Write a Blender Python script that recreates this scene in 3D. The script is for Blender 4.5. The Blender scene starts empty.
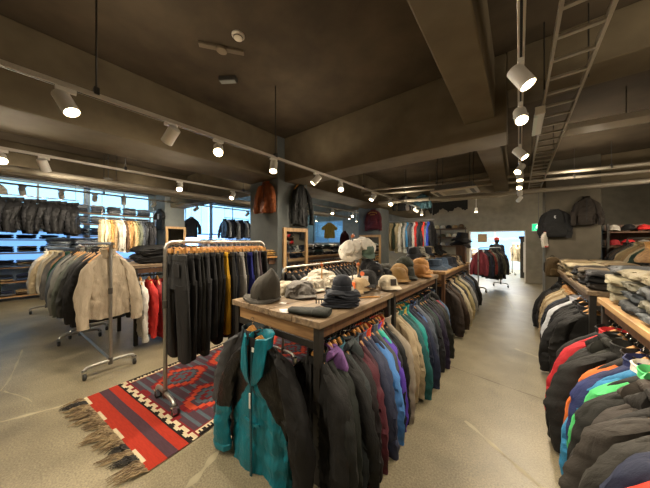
import bpy, bmesh, math, random
from mathutils import Vector, Matrix, noise
S = bpy.context.scene
COL = S.collection
PI = math.pi
R = random.Random(7)

# ------------------------------------------------------------------ materials
def srgb(h):
    if isinstance(h, str):
        h = h.lstrip('#'); c = [int(h[i:i+2], 16)/255 for i in (0, 2, 4)]
    else: c = list(h)
    return tuple(((x/12.92) if x <= .04045 else ((x+.055)/1.055)**2.4) for x in c) + (1.0,)

MATS = {}
def newmat(name):
    m = bpy.data.materials.new(name); m.use_nodes = True
    nt = m.node_tree; b = nt.nodes['Principled BSDF']
    return m, nt, b

def N(nt, t, **kw):
    n = nt.nodes.new(t)
    for k, v in kw.items():
        if k.startswith('i_'):
            n.inputs[int(k[2:]) if k[2:].isdigit() else k[2:].replace('_', ' ')].default_value = v
        else: setattr(n, k, v)
    return n

def simple(name, col, rough=.5, metal=0.0, noise=.0, scale=20, bump=0.0, spec=.5):
    key = ('s', name)
    if key in MATS: return MATS[key]
    m, nt, b = newmat(name); L = nt.links
    c = srgb(col)
    b.inputs['Base Color'].default_value = c
    b.inputs['Roughness'].default_value = rough
    b.inputs['Metallic'].default_value = metal
    b.inputs['Specular IOR Level'].default_value = spec
    if noise or bump:
        tc = N(nt, 'ShaderNodeTexCoord'); nz = N(nt, 'ShaderNodeTexNoise')
        nz.inputs['Scale'].default_value = scale; nz.inputs['Detail'].default_value = 6
        L.new(tc.outputs['Object'], nz.inputs['Vector'])
        if noise:
            mx = N(nt, 'ShaderNodeMix', data_type='RGBA')
            mx.inputs['A'].default_value = tuple(x*(1-noise) for x in c[:3])+(1,)
            mx.inputs['B'].default_value = tuple(min(1, x*(1+noise)) for x in c[:3])+(1,)
            L.new(nz.outputs['Fac'], mx.inputs['Factor']); L.new(mx.outputs['Result'], b.inputs['Base Color'])
        if bump:
            bp = N(nt, 'ShaderNodeBump'); bp.inputs['Strength'].default_value = bump; bp.inputs['Distance'].default_value = .02
            L.new(nz.outputs['Fac'], bp.inputs['Height']); L.new(bp.outputs['Normal'], b.inputs['Normal'])
    MATS[key] = m
    return m

def cloth(col, col2=None, split=-.34, rough=.75, kind='plain', wr=.5):
    """woven fabric; a second colour below the height 'split' (or in stripes / checks)."""
    key = ('c', str(col), str(col2), split, rough, kind, wr)
    if key in MATS: return MATS[key]
    m, nt, b = newmat('cloth'); L = nt.links
    def dk(q):      # keep dark dyes properly dark
        y = .3*q[0]+.6*q[1]+.1*q[2]; k = .45+.55*min(1, y/.09)
        return tuple(v*k for v in q[:3])+(1.0,)
    c = dk(srgb(col))
    tc = N(nt, 'ShaderNodeTexCoord')
    oi = N(nt, 'ShaderNodeObjectInfo')
    mp = N(nt, 'ShaderNodeMapping'); mp.inputs['Scale'].default_value = (9, 9, 3.2)
    L.new(tc.outputs['Object'], mp.inputs['Vector'])
    nz = N(nt, 'ShaderNodeTexNoise'); nz.inputs['Scale'].default_value = 1.3; nz.inputs['Detail'].default_value = 5
    nz.inputs['Distortion'].default_value = .7
    nz.noise_dimensions = '4D'
    mu = N(nt, 'ShaderNodeMath', operation='MULTIPLY'); mu.inputs[1].default_value = 20
    L.new(oi.outputs['Random'], mu.inputs[0]); L.new(mu.outputs[0], nz.inputs['W'])
    L.new(mp.outputs['Vector'], nz.inputs['Vector'])
    fine = N(nt, 'ShaderNodeTexNoise'); fine.inputs['Scale'].default_value = 220
    L.new(tc.outputs['Object'], fine.inputs['Vector'])
    base = None
    if col2 is not None:
        sx = N(nt, 'ShaderNodeSeparateXYZ'); L.new(tc.outputs['Object'], sx.inputs[0])
        mx = N(nt, 'ShaderNodeMix', data_type='RGBA')
        mx.inputs['A'].default_value = c; mx.inputs['B'].default_value = dk(srgb(col2))
        if kind == 'plain':
            cmpn = N(nt, 'ShaderNodeMath', operation='LESS_THAN'); cmpn.inputs[1].default_value = split
            L.new(sx.outputs['Z'], cmpn.inputs[0]); L.new(cmpn.outputs[0], mx.inputs['Factor'])
        elif kind == 'vneck':     # second colour below a V that follows the shoulders
            ab = N(nt, 'ShaderNodeMath', operation='ABSOLUTE'); L.new(sx.outputs['X'], ab.inputs[0])
            ml = N(nt, 'ShaderNodeMath', operation='MULTIPLY_ADD'); ml.inputs[1].default_value = 1.35; L.new(ab.outputs[0], ml.inputs[0]); L.new(sx.outputs['Z'], ml.inputs[2])
            cmpn = N(nt, 'ShaderNodeMath', operation='LESS_THAN'); cmpn.inputs[1].default_value = split
            L.new(ml.outputs[0], cmpn.inputs[0]); L.new(cmpn.outputs[0], mx.inputs['Factor'])
        elif kind == 'band':
            s1 = N(nt, 'ShaderNodeMath', operation='COMPARE'); s1.inputs[1].default_value = split; s1.inputs[2].default_value = .045
            L.new(sx.outputs['Z'], s1.inputs[0]); L.new(s1.outputs[0], mx.inputs['Factor'])
        elif kind == 'check':
            ws = []
            for ax in ('X', 'Z'):
                w = N(nt, 'ShaderNodeMath', operation='MULTIPLY'); w.inputs[1].default_value = 55
                L.new(sx.outputs[ax], w.inputs[0])
                si = N(nt, 'ShaderNodeMath', operation='SINE'); L.new(w.outputs[0], si.inputs[0])
                g = N(nt, 'ShaderNodeMath', operation='GREATER_THAN'); g.inputs[1].default_value = .2
                L.new(si.outputs[0], g.inputs[0]); ws.append(g)
            ad = N(nt, 'ShaderNodeMath', operation='ADD'); L.new(ws[0].outputs[0], ad.inputs[0]); L.new(ws[1].outputs[0], ad.inputs[1])
            hf = N(nt, 'ShaderNodeMath', operation='MULTIPLY'); hf.inputs[1].default_value = .5; L.new(ad.outputs[0], hf.inputs[0])
            L.new(hf.outputs[0], mx.inputs['Factor'])
        elif kind == 'stripe':
            w = N(nt, 'ShaderNodeMath', operation='MULTIPLY'); w.inputs[1].default_value = 95
            L.new(sx.outputs['X'], w.inputs[0])
            si = N(nt, 'ShaderNodeMath', operation='SINE'); L.new(w.outputs[0], si.inputs[0])
            g = N(nt, 'ShaderNodeMath', operation='GREATER_THAN'); g.inputs[1].default_value = .1
            L.new(si.outputs[0], g.inputs[0]); L.new(g.outputs[0], mx.inputs['Factor'])
        elif kind == 'blotch':
            vz = N(nt, 'ShaderNodeTexVoronoi'); vz.inputs['Scale'].default_value = 26
            L.new(tc.outputs['Object'], vz.inputs['Vector'])
            g = N(nt, 'ShaderNodeMath', operation='LESS_THAN'); g.inputs[1].default_value = .42
            L.new(vz.outputs['Distance'], g.inputs[0]); L.new(g.outputs[0], mx.inputs['Factor'])
        base = mx.outputs['Result']
    # tint from wrinkle noise
    hsv = N(nt, 'ShaderNodeHueSaturation')
    if base is not None: L.new(base, hsv.inputs['Color'])
    else: hsv.inputs['Color'].default_value = c
    mr = N(nt, 'ShaderNodeMapRange'); mr.inputs['From Min'].default_value = .25; mr.inputs['From Max'].default_value = .75
    mr.inputs['To Min'].default_value = .72; mr.inputs['To Max'].default_value = 1.22
    L.new(nz.outputs['Fac'], mr.inputs['Value']); L.new(mr.outputs[0], hsv.inputs['Value'])
    L.new(hsv.outputs['Color'], b.inputs['Base Color'])
    b.inputs['Roughness'].default_value = rough
    b.inputs['Specular IOR Level'].default_value = .4
    ad = N(nt, 'ShaderNodeMath', operation='MULTIPLY_ADD'); ad.inputs[1].default_value = .04
    L.new(fine.outputs['Fac'], ad.inputs[0]); L.new(nz.outputs['Fac'], ad.inputs[2])
    bp = N(nt, 'ShaderNodeBump'); bp.inputs['Strength'].default_value = wr; bp.inputs['Distance'].default_value = .045
    L.new(ad.outputs[0], bp.inputs['Height']); L.new(bp.outputs['Normal'], b.inputs['Normal'])
    MATS[key] = m
    return m

def emis(name, col, strength):
    key = ('e', name)
    if key in MATS: return MATS[key]
    m, nt, b = newmat(name)
    b.inputs['Base Color'].default_value = srgb(col)
    b.inputs['Emission Color'].default_value = srgb(col); b.inputs['Emission Strength'].default_value = strength
    MATS[key] = m
    return m

def concrete(name, c1, c2, c3, rough=.8, sc=.8, bump=.15, grain=0.0, spec=.3):
    m, nt, b = newmat(name); L = nt.links
    tc = N(nt, 'ShaderNodeTexCoord')
    n1 = N(nt, 'ShaderNodeTexNoise'); n1.inputs['Scale'].default_value = sc; n1.inputs['Detail'].default_value = 8; n1.inputs['Distortion'].default_value = .6
    n2 = N(nt, 'ShaderNodeTexNoise'); n2.inputs['Scale'].default_value = sc*7; n2.inputs['Detail'].default_value = 9
    n3 = N(nt, 'ShaderNodeTexNoise'); n3.inputs['Scale'].default_value = 90; n3.inputs['Detail'].default_value = 3
    for n in (n1, n2, n3): L.new(tc.outputs['Object'], n.inputs['Vector'])
    cr = N(nt, 'ShaderNodeValToRGB')
    cr.color_ramp.elements[0].position = .3; cr.color_ramp.elements[0].color = srgb(c1)
    cr.color_ramp.elements[1].position = .72; cr.color_ramp.elements[1].color = srgb(c3)
    e = cr.color_ramp.elements.new(.5); e.color = srgb(c2)
    mx = N(nt, 'ShaderNodeMath', operation='MULTIPLY_ADD'); mx.inputs[1].default_value = .35
    s = N(nt, 'ShaderNodeMath', operation='MULTIPLY'); s.inputs[1].default_value = .65
    L.new(n1.outputs['Fac'], s.inputs[0]); L.new(n2.outputs['Fac'], mx.inputs[0]); L.new(s.outputs[0], mx.inputs[2])
    L.new(mx.outputs[0], cr.inputs['Fac'])
    if grain:
        hs = N(nt, 'ShaderNodeHueSaturation'); mr = N(nt, 'ShaderNodeMapRange')
        mr.inputs['From Min'].default_value = .3; mr.inputs['From Max'].default_value = .7
        mr.inputs['To Min'].default_value = 1-grain; mr.inputs['To Max'].default_value = 1+grain
        L.new(n3.outputs['Fac'], mr.inputs['Value']); L.new(mr.outputs[0], hs.inputs['Value'])
        L.new(cr.outputs['Color'], hs.inputs['Color']); L.new(hs.outputs['Color'], b.inputs['Base Color'])
    else: L.new(cr.outputs['Color'], b.inputs['Base Color'])
    b.inputs['Roughness'].default_value = rough; b.inputs['Specular IOR Level'].default_value = spec
    bp = N(nt, 'ShaderNodeBump'); bp.inputs['Strength'].default_value = bump; bp.inputs['Distance'].default_value = .02
    L.new(n2.outputs['Fac'], bp.inputs['Height']); L.new(bp.outputs['Normal'], b.inputs['Normal'])
    return m

def wood(name, c1, c2, along='Y', sc=1.0, rough=.55):
    m, nt, b = newmat(name); L = nt.links
    tc = N(nt, 'ShaderNodeTexCoord'); mp = N(nt, 'ShaderNodeMapping')
    s = {'X': (1.2, 14, 14), 'Y': (14, 1.2, 14), 'Z': (14, 14, 1.2)}[along]
    mp.inputs['Scale'].default_value = tuple(v*sc for v in s)
    L.new(tc.outputs['Object'], mp.inputs['Vector'])
    n1 = N(nt, 'ShaderNodeTexNoise'); n1.inputs['Scale'].default_value = 1.6; n1.inputs['Detail'].default_value = 8; n1.inputs['Distortion'].default_value = 1.2
    L.new(mp.outputs['Vector'], n1.inputs['Vector'])
    cr = N(nt, 'ShaderNodeValToRGB')
    cr.color_ramp.elements[0].position = .32; cr.color_ramp.elements[0].color = srgb(c1)
    cr.color_ramp.elements[1].position = .68; cr.color_ramp.elements[1].color = srgb(c2)
    L.new(n1.outputs['Fac'], cr.inputs['Fac'])
    L.new(cr.outputs['Color'], b.inputs['Base Color'])
    b.inputs['Roughness'].default_value = rough
    bp = N(nt, 'ShaderNodeBump'); bp.inputs['Strength'].default_value = .12; bp.inputs['Distance'].default_value = .01
    L.new(n1.outputs['Fac'], bp.inputs['Height']); L.new(bp.outputs['Normal'], b.inputs['Normal'])
    return m

M_FLOOR = concrete('floor_concrete', '#5a5241', '#7c735c', '#978d73', rough=.42, sc=.55, bump=.2, grain=.34, spec=.5)
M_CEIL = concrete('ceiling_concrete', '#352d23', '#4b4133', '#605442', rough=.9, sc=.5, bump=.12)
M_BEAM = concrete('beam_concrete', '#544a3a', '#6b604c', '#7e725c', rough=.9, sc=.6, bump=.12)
M_GREYW = concrete('grey_painted_concrete', '#5a5f60', '#666b6a', '#737774', rough=.85, sc=.9, bump=.06)
M_BACKW = concrete('raw_concrete_wall', '#75705f', '#8b8475', '#9f9784', rough=.9, sc=.8, bump=.12)
M_BROWNW = concrete('brown_wall', '#574b3c', '#635646', '#70614e', rough=.9, sc=.8, bump=.05)
M_COLR = concrete('brown_grey_concrete', '#4f4a40', '#5c564a', '#696255', rough=.9, sc=.8, bump=.06)
M_BLUEW = concrete('pale_wall', '#93a9c4', '#a5bad4', '#b6cae2', rough=.8, sc=.8, bump=.05)
M_TOPWOOD = wood('table_top_wood', '#5d4d3c', '#9a8468', 'Y', 1.0, .5)
M_TOPWOOD2 = wood('table_top_pine', '#8a6a44', '#c39c6a', 'Y', .9, .5)
M_PLANKX = wood('light_plank', '#7a5a3a', '#a98558', 'X', 1.0, .55)
M_PLANKY = wood('light_plank_long', '#7a5a3a', '#b08a5c', 'Y', 1.0, .55)
M_HANGWOOD = wood('hanger_wood', '#a87236', '#d6a45f', 'X', 1.6, .4)
M_DARKWOOD = wood('dark_wood', '#4a3220', '#6e4c30', 'Z', 1.0, .5)
M_MIRWOOD = wood('mirror_frame_wood', '#a07a4c', '#c9a474', 'Z', 1.0, .5)
M_STEEL = simple('grey_steel', '#6c6a66', .38, .85, .15, 30)
M_PIPE = simple('galvanised_pipe', '#a8a59e', .34, .9, .18, 40)
M_DKSTEEL = simple('dark_steel', '#3d3b38', .45, .6, .2, 30)
M_BLACKM = simple('black_metal', '#151413', .45, .5)
M_CHROME = simple('chrome', '#d8d8d6', .18, 1.0)
M_RUBBER = simple('rubber_wheel', '#2a2927', .6)
M_WHITE = simple('white_paint_metal', '#e6e2da', .4)
M_CREAMPAINT = simple('cream_plastic', '#cfc6b2', .5)
M_TRACK = simple('track_metal', '#c9c2b6', .4, .2)
M_PIPEP = simple('ceiling_pipe', '#a39a8a', .5, .1, .15, 12)
M_LENS = emis('lamp_lens', '#ffe2b0', 28)
M_LENSOFF = emis('lamp_lens_dim', '#ffe9c8', 6)

# ------------------------------------------------------------------ mesh builder
class MB:
    def __init__(s): s.v = []; s.f = []; s.m = []
    def add(s, vs, fs, mi=0, M=None):
        o = len(s.v)
        s.v += [tuple(M @ Vector(p)) if M is not None else tuple(p) for p in vs]
        s.f += [tuple(i+o for i in f) for f in fs]; s.m += [mi]*len(fs)
        return s
    def box(s, c, d, mi=0, rz=0, M=None):
        x, y, z = d[0]/2, d[1]/2, d[2]/2
        vs = [(a*x, b*y, e*z) for a in (-1, 1) for b in (-1, 1) for e in (-1, 1)]
        fs = [(0, 1, 3, 2), (4, 6, 7, 5), (0, 4, 5, 1), (2, 3, 7, 6), (0, 2, 6, 4), (1, 5, 7, 3)]
        T = Matrix.Translation(c) @ Matrix.Rotation(rz, 4, 'Z')
        if M is not None: T = M @ T
        return s.add(vs, fs, mi, T)
    def loft(s, rings, cap=True, closed=True, mi=0, M=None):
        n = len(rings[0]); vs = [p for r in rings for p in r]; fs = []
        for i in range(len(rings)-1):
            for j in range(n if closed else n-1):
                k = (j+1) % n
                fs.append((i*n+j, i*n+k, (i+1)*n+k, (i+1)*n+j))
        if cap and closed:
            fs.append(tuple(reversed(range(n)))); fs.append(tuple((len(rings)-1)*n+j for j in range(n)))
        return s.add(vs, fs, mi, M)
    def tube(s, path, r, seg=10, mi=0, cap=True, M=None, flat=1.0):
        P = [Vector(p) for p in path]; rings = []; up = None
        P = [p for i, p in enumerate(P) if i == 0 or (p-P[i-1]).length > 1e-5]
        for i, p in enumerate(P):
            t = (P[min(i+1, len(P)-1)]-P[max(i-1, 0)]).normalized()
            if up is None:
                up = Vector((0, 0, 1)) if abs(t.z) < .9 else Vector((0, 1, 0))
            a = t.cross(up).normalized(); up = a.cross(t).normalized()
            rr = r[i] if isinstance(r, (list, tuple)) else r
            rings.append([p+a*math.cos(q*2*PI/seg)*rr+up*math.sin(q*2*PI/seg)*rr*flat for q in range(seg)])
        return s.loft(rings, cap, True, mi, M)
    def lathe(s, prof, seg=20, mi=0, M=None, sx=1, sy=1):
        rings = [[(r*math.cos(q*2*PI/seg)*sx, r*math.sin(q*2*PI/seg)*sy, z) for q in range(seg)] for r, z in prof]
        return s.loft(rings, True, True, mi, M)
    def crumple(s, amp, seed=0, sc=(11, 11, 6), ztop=None, ridge=.6, fine=.35):
        """push vertices along their averaged direction from the axis by creased noise"""
        o = Vector((seed*7.3, seed*3.1, seed*1.7)); out = []
        for x, y, z in s.v:
            q = Vector((x*sc[0], y*sc[1], z*sc[2]))+o
            n1 = noise.noise(q); n2 = noise.noise(q*2.3+Vector((9, 4, 1))); n3 = noise.noise(q+Vector((31, 17, 5)))
            a = amp*(n1*(1-ridge)+(abs(n1)*-2+.5)*ridge+fine*(abs(n2)*-2+.5))
            b_ = amp*.8*n3
            if ztop is not None: k = min(1, max(.12, (ztop-z)/.16)); a *= k; b_ *= k
            sy_ = 1 if y >= 0 else -1; sx_ = 1 if x >= 0 else -1
            out.append((x+b_*.7+sx_*a*.25, y+sy_*a+b_*.3, z+b_*.35))
        s.v = out
        return s
    def mesh(s, name, smooth=True, ang=.7):
        me = bpy.data.meshes.new(name)
        me.from_pydata(s.v, [], s.f)
        me.polygons.foreach_set('material_index', s.m)
        bm = bmesh.new(); bm.from_mesh(me); bmesh.ops.recalc_face_normals(bm, faces=bm.faces)
        if smooth:
            for f in bm.faces: f.smooth = True
            for e in bm.edges:
                if len(e.link_faces) == 2 and e.calc_face_angle(0) > ang: e.smooth = False
        bm.to_mesh(me); bm.free()
        return me

def arc(c, r, a0, a1, n, plane='XZ'):
    out = []
    for i in range(n+1):
        a = a0+(a1-a0)*i/n
        u, v = r*math.cos(a), r*math.sin(a)
        out.append({'XZ': (c[0]+u, c[1], c[2]+v), 'YZ': (c[0], c[1]+u, c[2]+v), 'XY': (c[0]+u, c[1]+v, c[2])}[plane])
    return out

def O(name, me, mats, parent=None, loc=None, rot=None, bevel=0):
    """link one mesh object; materials sit on the object so meshes can be shared"""
    if isinstance(me, MB): me = me.mesh(name)
    if not isinstance(mats, (list, tuple)): mats = [mats]
    while len(me.materials) < len(mats): me.materials.append(None)
    o = bpy.data.objects.new(name, me); COL.objects.link(o)
    for i, m in enumerate(mats):
        o.material_slots[i].link = 'OBJECT'; o.material_slots[i].material = m
    if parent is not None: o.parent = parent
    if loc is not None: o.location = loc
    if rot is not None: o.rotation_euler = rot
    if bevel:
        b = o.modifiers.new('bevel', 'BEVEL'); b.width = bevel; b.segments = 2; b.limit_method = 'ANGLE'
    return o

LABELS = {}
def tag(o, label, cat, group=None):
    if label in LABELS: print('DUP LABEL', label)
    n = len(label.split())
    if n > 16 or n < 4: print('LABEL LEN', n, label)
    LABELS[label] = 1
    o['label'] = label; o['category'] = cat
    if group: o['group'] = group
    return o
def E(name, label, cat, loc=(0, 0, 0), rz=0, group=None, rot=None):
    o = bpy.data.objects.new(name, None); o.empty_display_size = .05; COL.objects.link(o)
    o.location = loc; o.rotation_euler = rot if rot else (0, 0, rz)
    return tag(o, label, cat, group)
def struct(name, mb, mats, parent=None, bevel=0, smooth=False):
    o = O(name, mb.mesh(name, smooth) if isinstance(mb, MB) else mb, mats, parent, bevel=bevel)
    if parent is None: o['kind'] = 'structure'
    return o
ORD = ['zeroth', 'first', 'second', 'third', 'fourth', 'fifth', 'sixth', 'seventh', 'eighth', 'ninth', 'tenth', 'eleventh', 'twelfth',
       'thirteenth', 'fourteenth', 'fifteenth', 'sixteenth', 'seventeenth', 'eighteenth', 'nineteenth', 'twentieth',
       'twenty-first', 'twenty-second', 'twenty-third', 'twenty-fourth', 'twenty-fifth', 'twenty-sixth', 'twenty-seventh', 'twenty-eighth',
       'twenty-ninth', 'thirtieth']

# ------------------------------------------------------------------ room shell
XL, XR, YB, YF, ZC = -11.2, 4.8, 12.0, -2.6, 3.5
YE = 17.5
struct('floor', MB().box(((XL+XR)/2, (YF+YE)/2, -.1), (XR-XL+.6, YE-YF+.6, .2)), M_FLOOR)
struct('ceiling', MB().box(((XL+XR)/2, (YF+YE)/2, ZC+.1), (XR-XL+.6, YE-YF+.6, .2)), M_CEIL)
struct('wall_right', MB().box((XR+.1, (YF+YE)/2, ZC/2), (.2, YE-YF, ZC)), M_BROWNW)
struct('wall_front', MB().box(((XL+XR)/2, YF-.1, ZC/2), (XR-XL, .2, ZC)), M_BROWNW)
# window wall: sill below, header above, piers between bays
bays = [(-2.5, -.70), (-.66, 1.40), (1.44, 3.36), (3.40, 5.56), (5.60, 7.76), (7.80, 9.86), (9.90, 11.9)]
wl = MB().box((XL-.1, (YF+YE)/2, .45), (.2, YE-YF, .9)).box((XL-.1, (YF+YE)/2, 3.42), (.2, YE-YF, .16))
prev = YF
for a, b in bays + [(YB, YB)]:
    if a > prev: wl.box((XL-.06, (prev+a)/2, 2.12), (.12, a-prev, 2.44))
    prev = b
wl.box((XL-.1, (YB+YE)/2, 2.12), (.2, YE-YB, 2.44))
struct('wall_left', wl, M_BLUEW)
def glassmat(name, col, mixf, emit=0):
    m = bpy.data.materials.new(name); m.use_nodes = True; nt = m.node_tree
    nt.nodes.clear(); out = N(nt, 'ShaderNodeOutputMaterial')
    tr = N(nt, 'ShaderNodeBsdfTransparent'); tr.inputs[0].default_value = srgb(col)
    gl = N(nt, 'ShaderNodeBsdfGlossy'); gl.inputs['Roughness'].default_value = .05
    mx = N(nt, 'ShaderNodeMixShader'); mx.inputs[0].default_value = mixf
    nt.links.new(tr.outputs[0], mx.inputs[1]); nt.links.new(gl.outputs[0], mx.inputs[2]); nt.links.new(mx.outputs[0], out.inputs[0])
    return m
M_GLASS = glassmat('window_glass', '#e8f2f8', .06)
def frostmat():
    m = bpy.data.materials.new('frosted_glass'); m.use_nodes = True; nt = m.node_tree
    nt.nodes.clear(); out = N(nt, 'ShaderNodeOutputMaterial')
    tr = N(nt, 'ShaderNodeBsdfTranslucent'); tr.inputs[0].default_value = srgb('#cfdcf2')
    df = N(nt, 'ShaderNodeBsdfDiffuse'); df.inputs[0].default_value = srgb('#aab8d8')
    mx = N(nt, 'ShaderNodeMixShader'); mx.inputs[0].default_value = .3
    nt.links.new(tr.outputs[0], mx.inputs[1]); nt.links.new(df.outputs[0], mx.inputs[2]); nt.links.new(mx.outputs[0], out.inputs[0])
    return m
M_FROST = frostmat()
M_ALU = simple('window_aluminium', '#a9bcc6', .5, .1)
for i, (a, b) in enumerate(bays):
    fr = MB(); zc = (.9+3.34)/2; w = b-a
    for y in (a+.03, b-.03): fr.box((XL-.05, y, zc), (.08, .06, 2.44))
    if w > 1: fr.box((XL-.05, (a+b)/2, 2.62), (.07, .05, 1.4))
    for z in (.93, 1.9, 3.31): fr.box((XL-.05, (a+b)/2, z), (.08, w, .06))
    f = struct('window_%d' % (i+1), fr, M_ALU)
    O('pane', MB().box((XL-.06, (a+b)/2, 2.62), (.01, w-.06, 1.38)), M_GLASS, f)
    O('frosted_pane', MB().box((XL-.06, (a+b)/2, 1.41), (.01, w-.06, .94)), M_FROST, f)
# back wall with a doorway and a small window
DX0, DX1, DZ = -1.66, .2, 2.0
WX0, WX1, WZ0, WZ1 = -10.5, -8.2, 1.5, 2.85
T = .24
bw = MB()
def wseg(x0, x1, z0, z1): bw.box(((x0+x1)/2, YB+T/2, (z0+z1)/2), (x1-x0, T, z1-z0))
wseg(XL, WX0, 0, ZC); wseg(WX0, WX1, 0, WZ0); wseg(WX0, WX1, WZ1, ZC); wseg(WX1, DX0, 0, ZC); wseg(DX0, DX1, DZ, ZC); wseg(DX1, XR, 0, ZC)
struct('wall_back', bw, M_BACKW)
fr = MB()
for x in (WX0+.03, (WX0+WX1)/2, WX1-.03): fr.box((x, YB+.1, (WZ0+WZ1)/2), (.06, .08, WZ1-WZ0))
for z in (WZ0+.03, WZ1-.03): fr.box(((WX0+WX1)/2, YB+.1, z), (WX1-WX0, .08, .06))
f = struct('window_8', fr, M_ALU)
O('pane', MB().box(((WX0+WX1)/2, YB+.1, (WZ0+WZ1)/2), (WX1-WX0-.06, .01, WZ1-WZ0-.06)), M_GLASS, f)
# doorway lining
dj = MB().box((DX0+.02, YB+T/2, DZ/2), (.04, T+.04, DZ)).box((DX1-.02, YB+T/2, DZ/2), (.04, T+.04, DZ)).box(((DX0+DX1)/2, YB+T/2, DZ-.02), (DX1-DX0, T+.04, .04))
struct('trim_1', dj, M_WHITE)
# black ragged paint patch on the raw wall above the hat shelves
pp = MB(); n = 36; x0, x1 = -3.55, -1.72
top = [(x0+(x1-x0)*i/n, YB-.006, 3.42) for i in range(n+1)]
rr = random.Random(3)
bot = [(x0+(x1-x0)*i/n, YB-.006, 2.98+.07*math.sin(i*.5)+rr.uniform(-.05, .05)-(.1 if 5 < i < 14 else 0)) for i in range(n+1)]
pp.loft([top, bot], cap=False, closed=False)
struct('trim_2', pp, simple('black_wall_paint', '#0d0c0b', .8))
# room beyond the doorway
struct('wall_beyond_left', MB().box((-4.3, (YB+T+YE)/2, ZC/2), (.2, YE-YB-T, ZC)), simple('pale_grey_wall', '#b9bdc4', .7, 0, .1, 3))
struct('wall_beyond_right', MB().box((2.4, (YB+T+YE)/2, ZC/2), (.2, YE-YB-T, ZC)), M_BACKW)
fb = MB().box((-.95, YE, .25), (6.5, .2, .5)).box((-.95, YE, 2.95), (6.5, .2, 1.1))
for x in (-4.1, -2.6, -1.1, .4, 1.9): fb.box((x, YE, 1.45), (.09, .14, 1.9))
fb.box((-.95, YE, 1.75), (6.5, .1, .06))
f = struct('window_9', fb, M_ALU)
O('pane', MB().box((-.95, YE, 1.45), (6.4, .01, 1.9)), M_GLASS, f)
# structural columns and beams
for nm, x0, x1, y0, y1 in (('column_near_mirror', -4.3, -3.45, 2.95, 3.75), ('column_far', -4.6, -3.75, 7.75, 8.5),
                           ('column_by_windows', -9.75, -8.95, 2.95, 3.55), ('column_right', .5, 1.42, 8.0, 8.85)):
    struct(nm, MB().box(((x0+x1)/2, (y0+y1)/2, ZC/2), (x1-x0, y1-y0, ZC)), M_GREYW if 'right' not in nm else M_COLR, bevel=.015)
bmn = 0
def beam(x0, x1, y0, y1, z0, m=M_BEAM):
    struct('beam', MB().box(((x0+x1)/2, (y0+y1)/2, (z0+ZC)/2), (x1-x0, y1-y0, ZC-z0)), m, bevel=.012)
beam(-4.28, -3.47, YF, YB, 2.72)
beam(-3.47, -.1, 3.12, 3.55, 2.68); beam(-.1, XR, 3.12, 3.55, 3.1); beam(XL, -4.28, 3.12, 3.55, 2.68)
beam(-3.47, XR, 8.15, 8.6, 2.85); beam(XL, -4.28, 8.15, 8.6, 2.85)
beam(-.48, -.2, YF, 3.12, 2.86); beam(-.48, -.2, 3.55, 8.15, 2.86)
beam(2.9, 3.2, YF, 3.12, 2.86)
beam(-8.0, -7.7, YF, 3.12, 2.9)
# pale marks and joints on the concrete floor
def mark(p, w, m, z=.0015):
    mb = MB(); P = [Vector((a, b, z)) for a, b in p]; l, r_ = [], []
    for _ in range(6): P = [P[0]]+[(P[i-1]+P[i]*2+P[i+1])/4 for i in range(1, len(P)-1)]+[P[-1]]
    for i, q in enumerate(P):
        t = (P[min(i+1, len(P)-1)]-P[max(i-1, 0)]).normalized(); n_ = Vector((-t.y, t.x, 0))*w/2*(.75+.4*math.sin(i*1.3))
        l.append(q+n_); r_.append(q-n_)
    mb.loft([l, r_], cap=False, closed=False)
    struct('trim_3', mb, m)
M_MARK = simple('pale_floor_mark', '#a0977c', .6, 0, .3, 9)
M_MARK2 = simple('dark_floor_joint', '#57503f', .7, 0, .2, 9)
def line(a, b, w, m, n=14, wob=.02):
    q = random.Random(int(a[0]*100+b[1]*10)); mark([(a[0]+(b[0]-a[0])*i/n+q.uniform(-wob, wob), a[1]+(b[1]-a[1])*i/n+q.uniform(-wob, wob)) for i in range(n+1)], w, m)
line((-3.55, -.25), (-3.32, .42), .04, M_MARK); line((-3.32, .42), (-2.9, 1.0), .03, M_MARK)
line((-1.6, .55), (-1.75, .95), .05, M_MARK); line((-1.75, .95), (-1.85, 1.25), .03, M_MARK)
line((-5.6, .05), (-4.2, -.1), .02, M_MARK); line((-4.2, -.1), (-3.7, .1), .015, M_MARK)
line((-.35, 2.4), (.12, 2.05), .035, M_MARK); line((-.05, 4.5), (.3, 4.3), .04, M_MARK)
line((-.72, 3.35), (.3, 3.2), .010, M_MARK2)
line((-.6, 7.4), (.2, 6.9), .05, M_MARK); line((-.3, 8.8), (-.1, 7.0), .03, M_MARK)
line((-.55, 1.5), (.2, 1.1), .012, M_MARK2)

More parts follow.
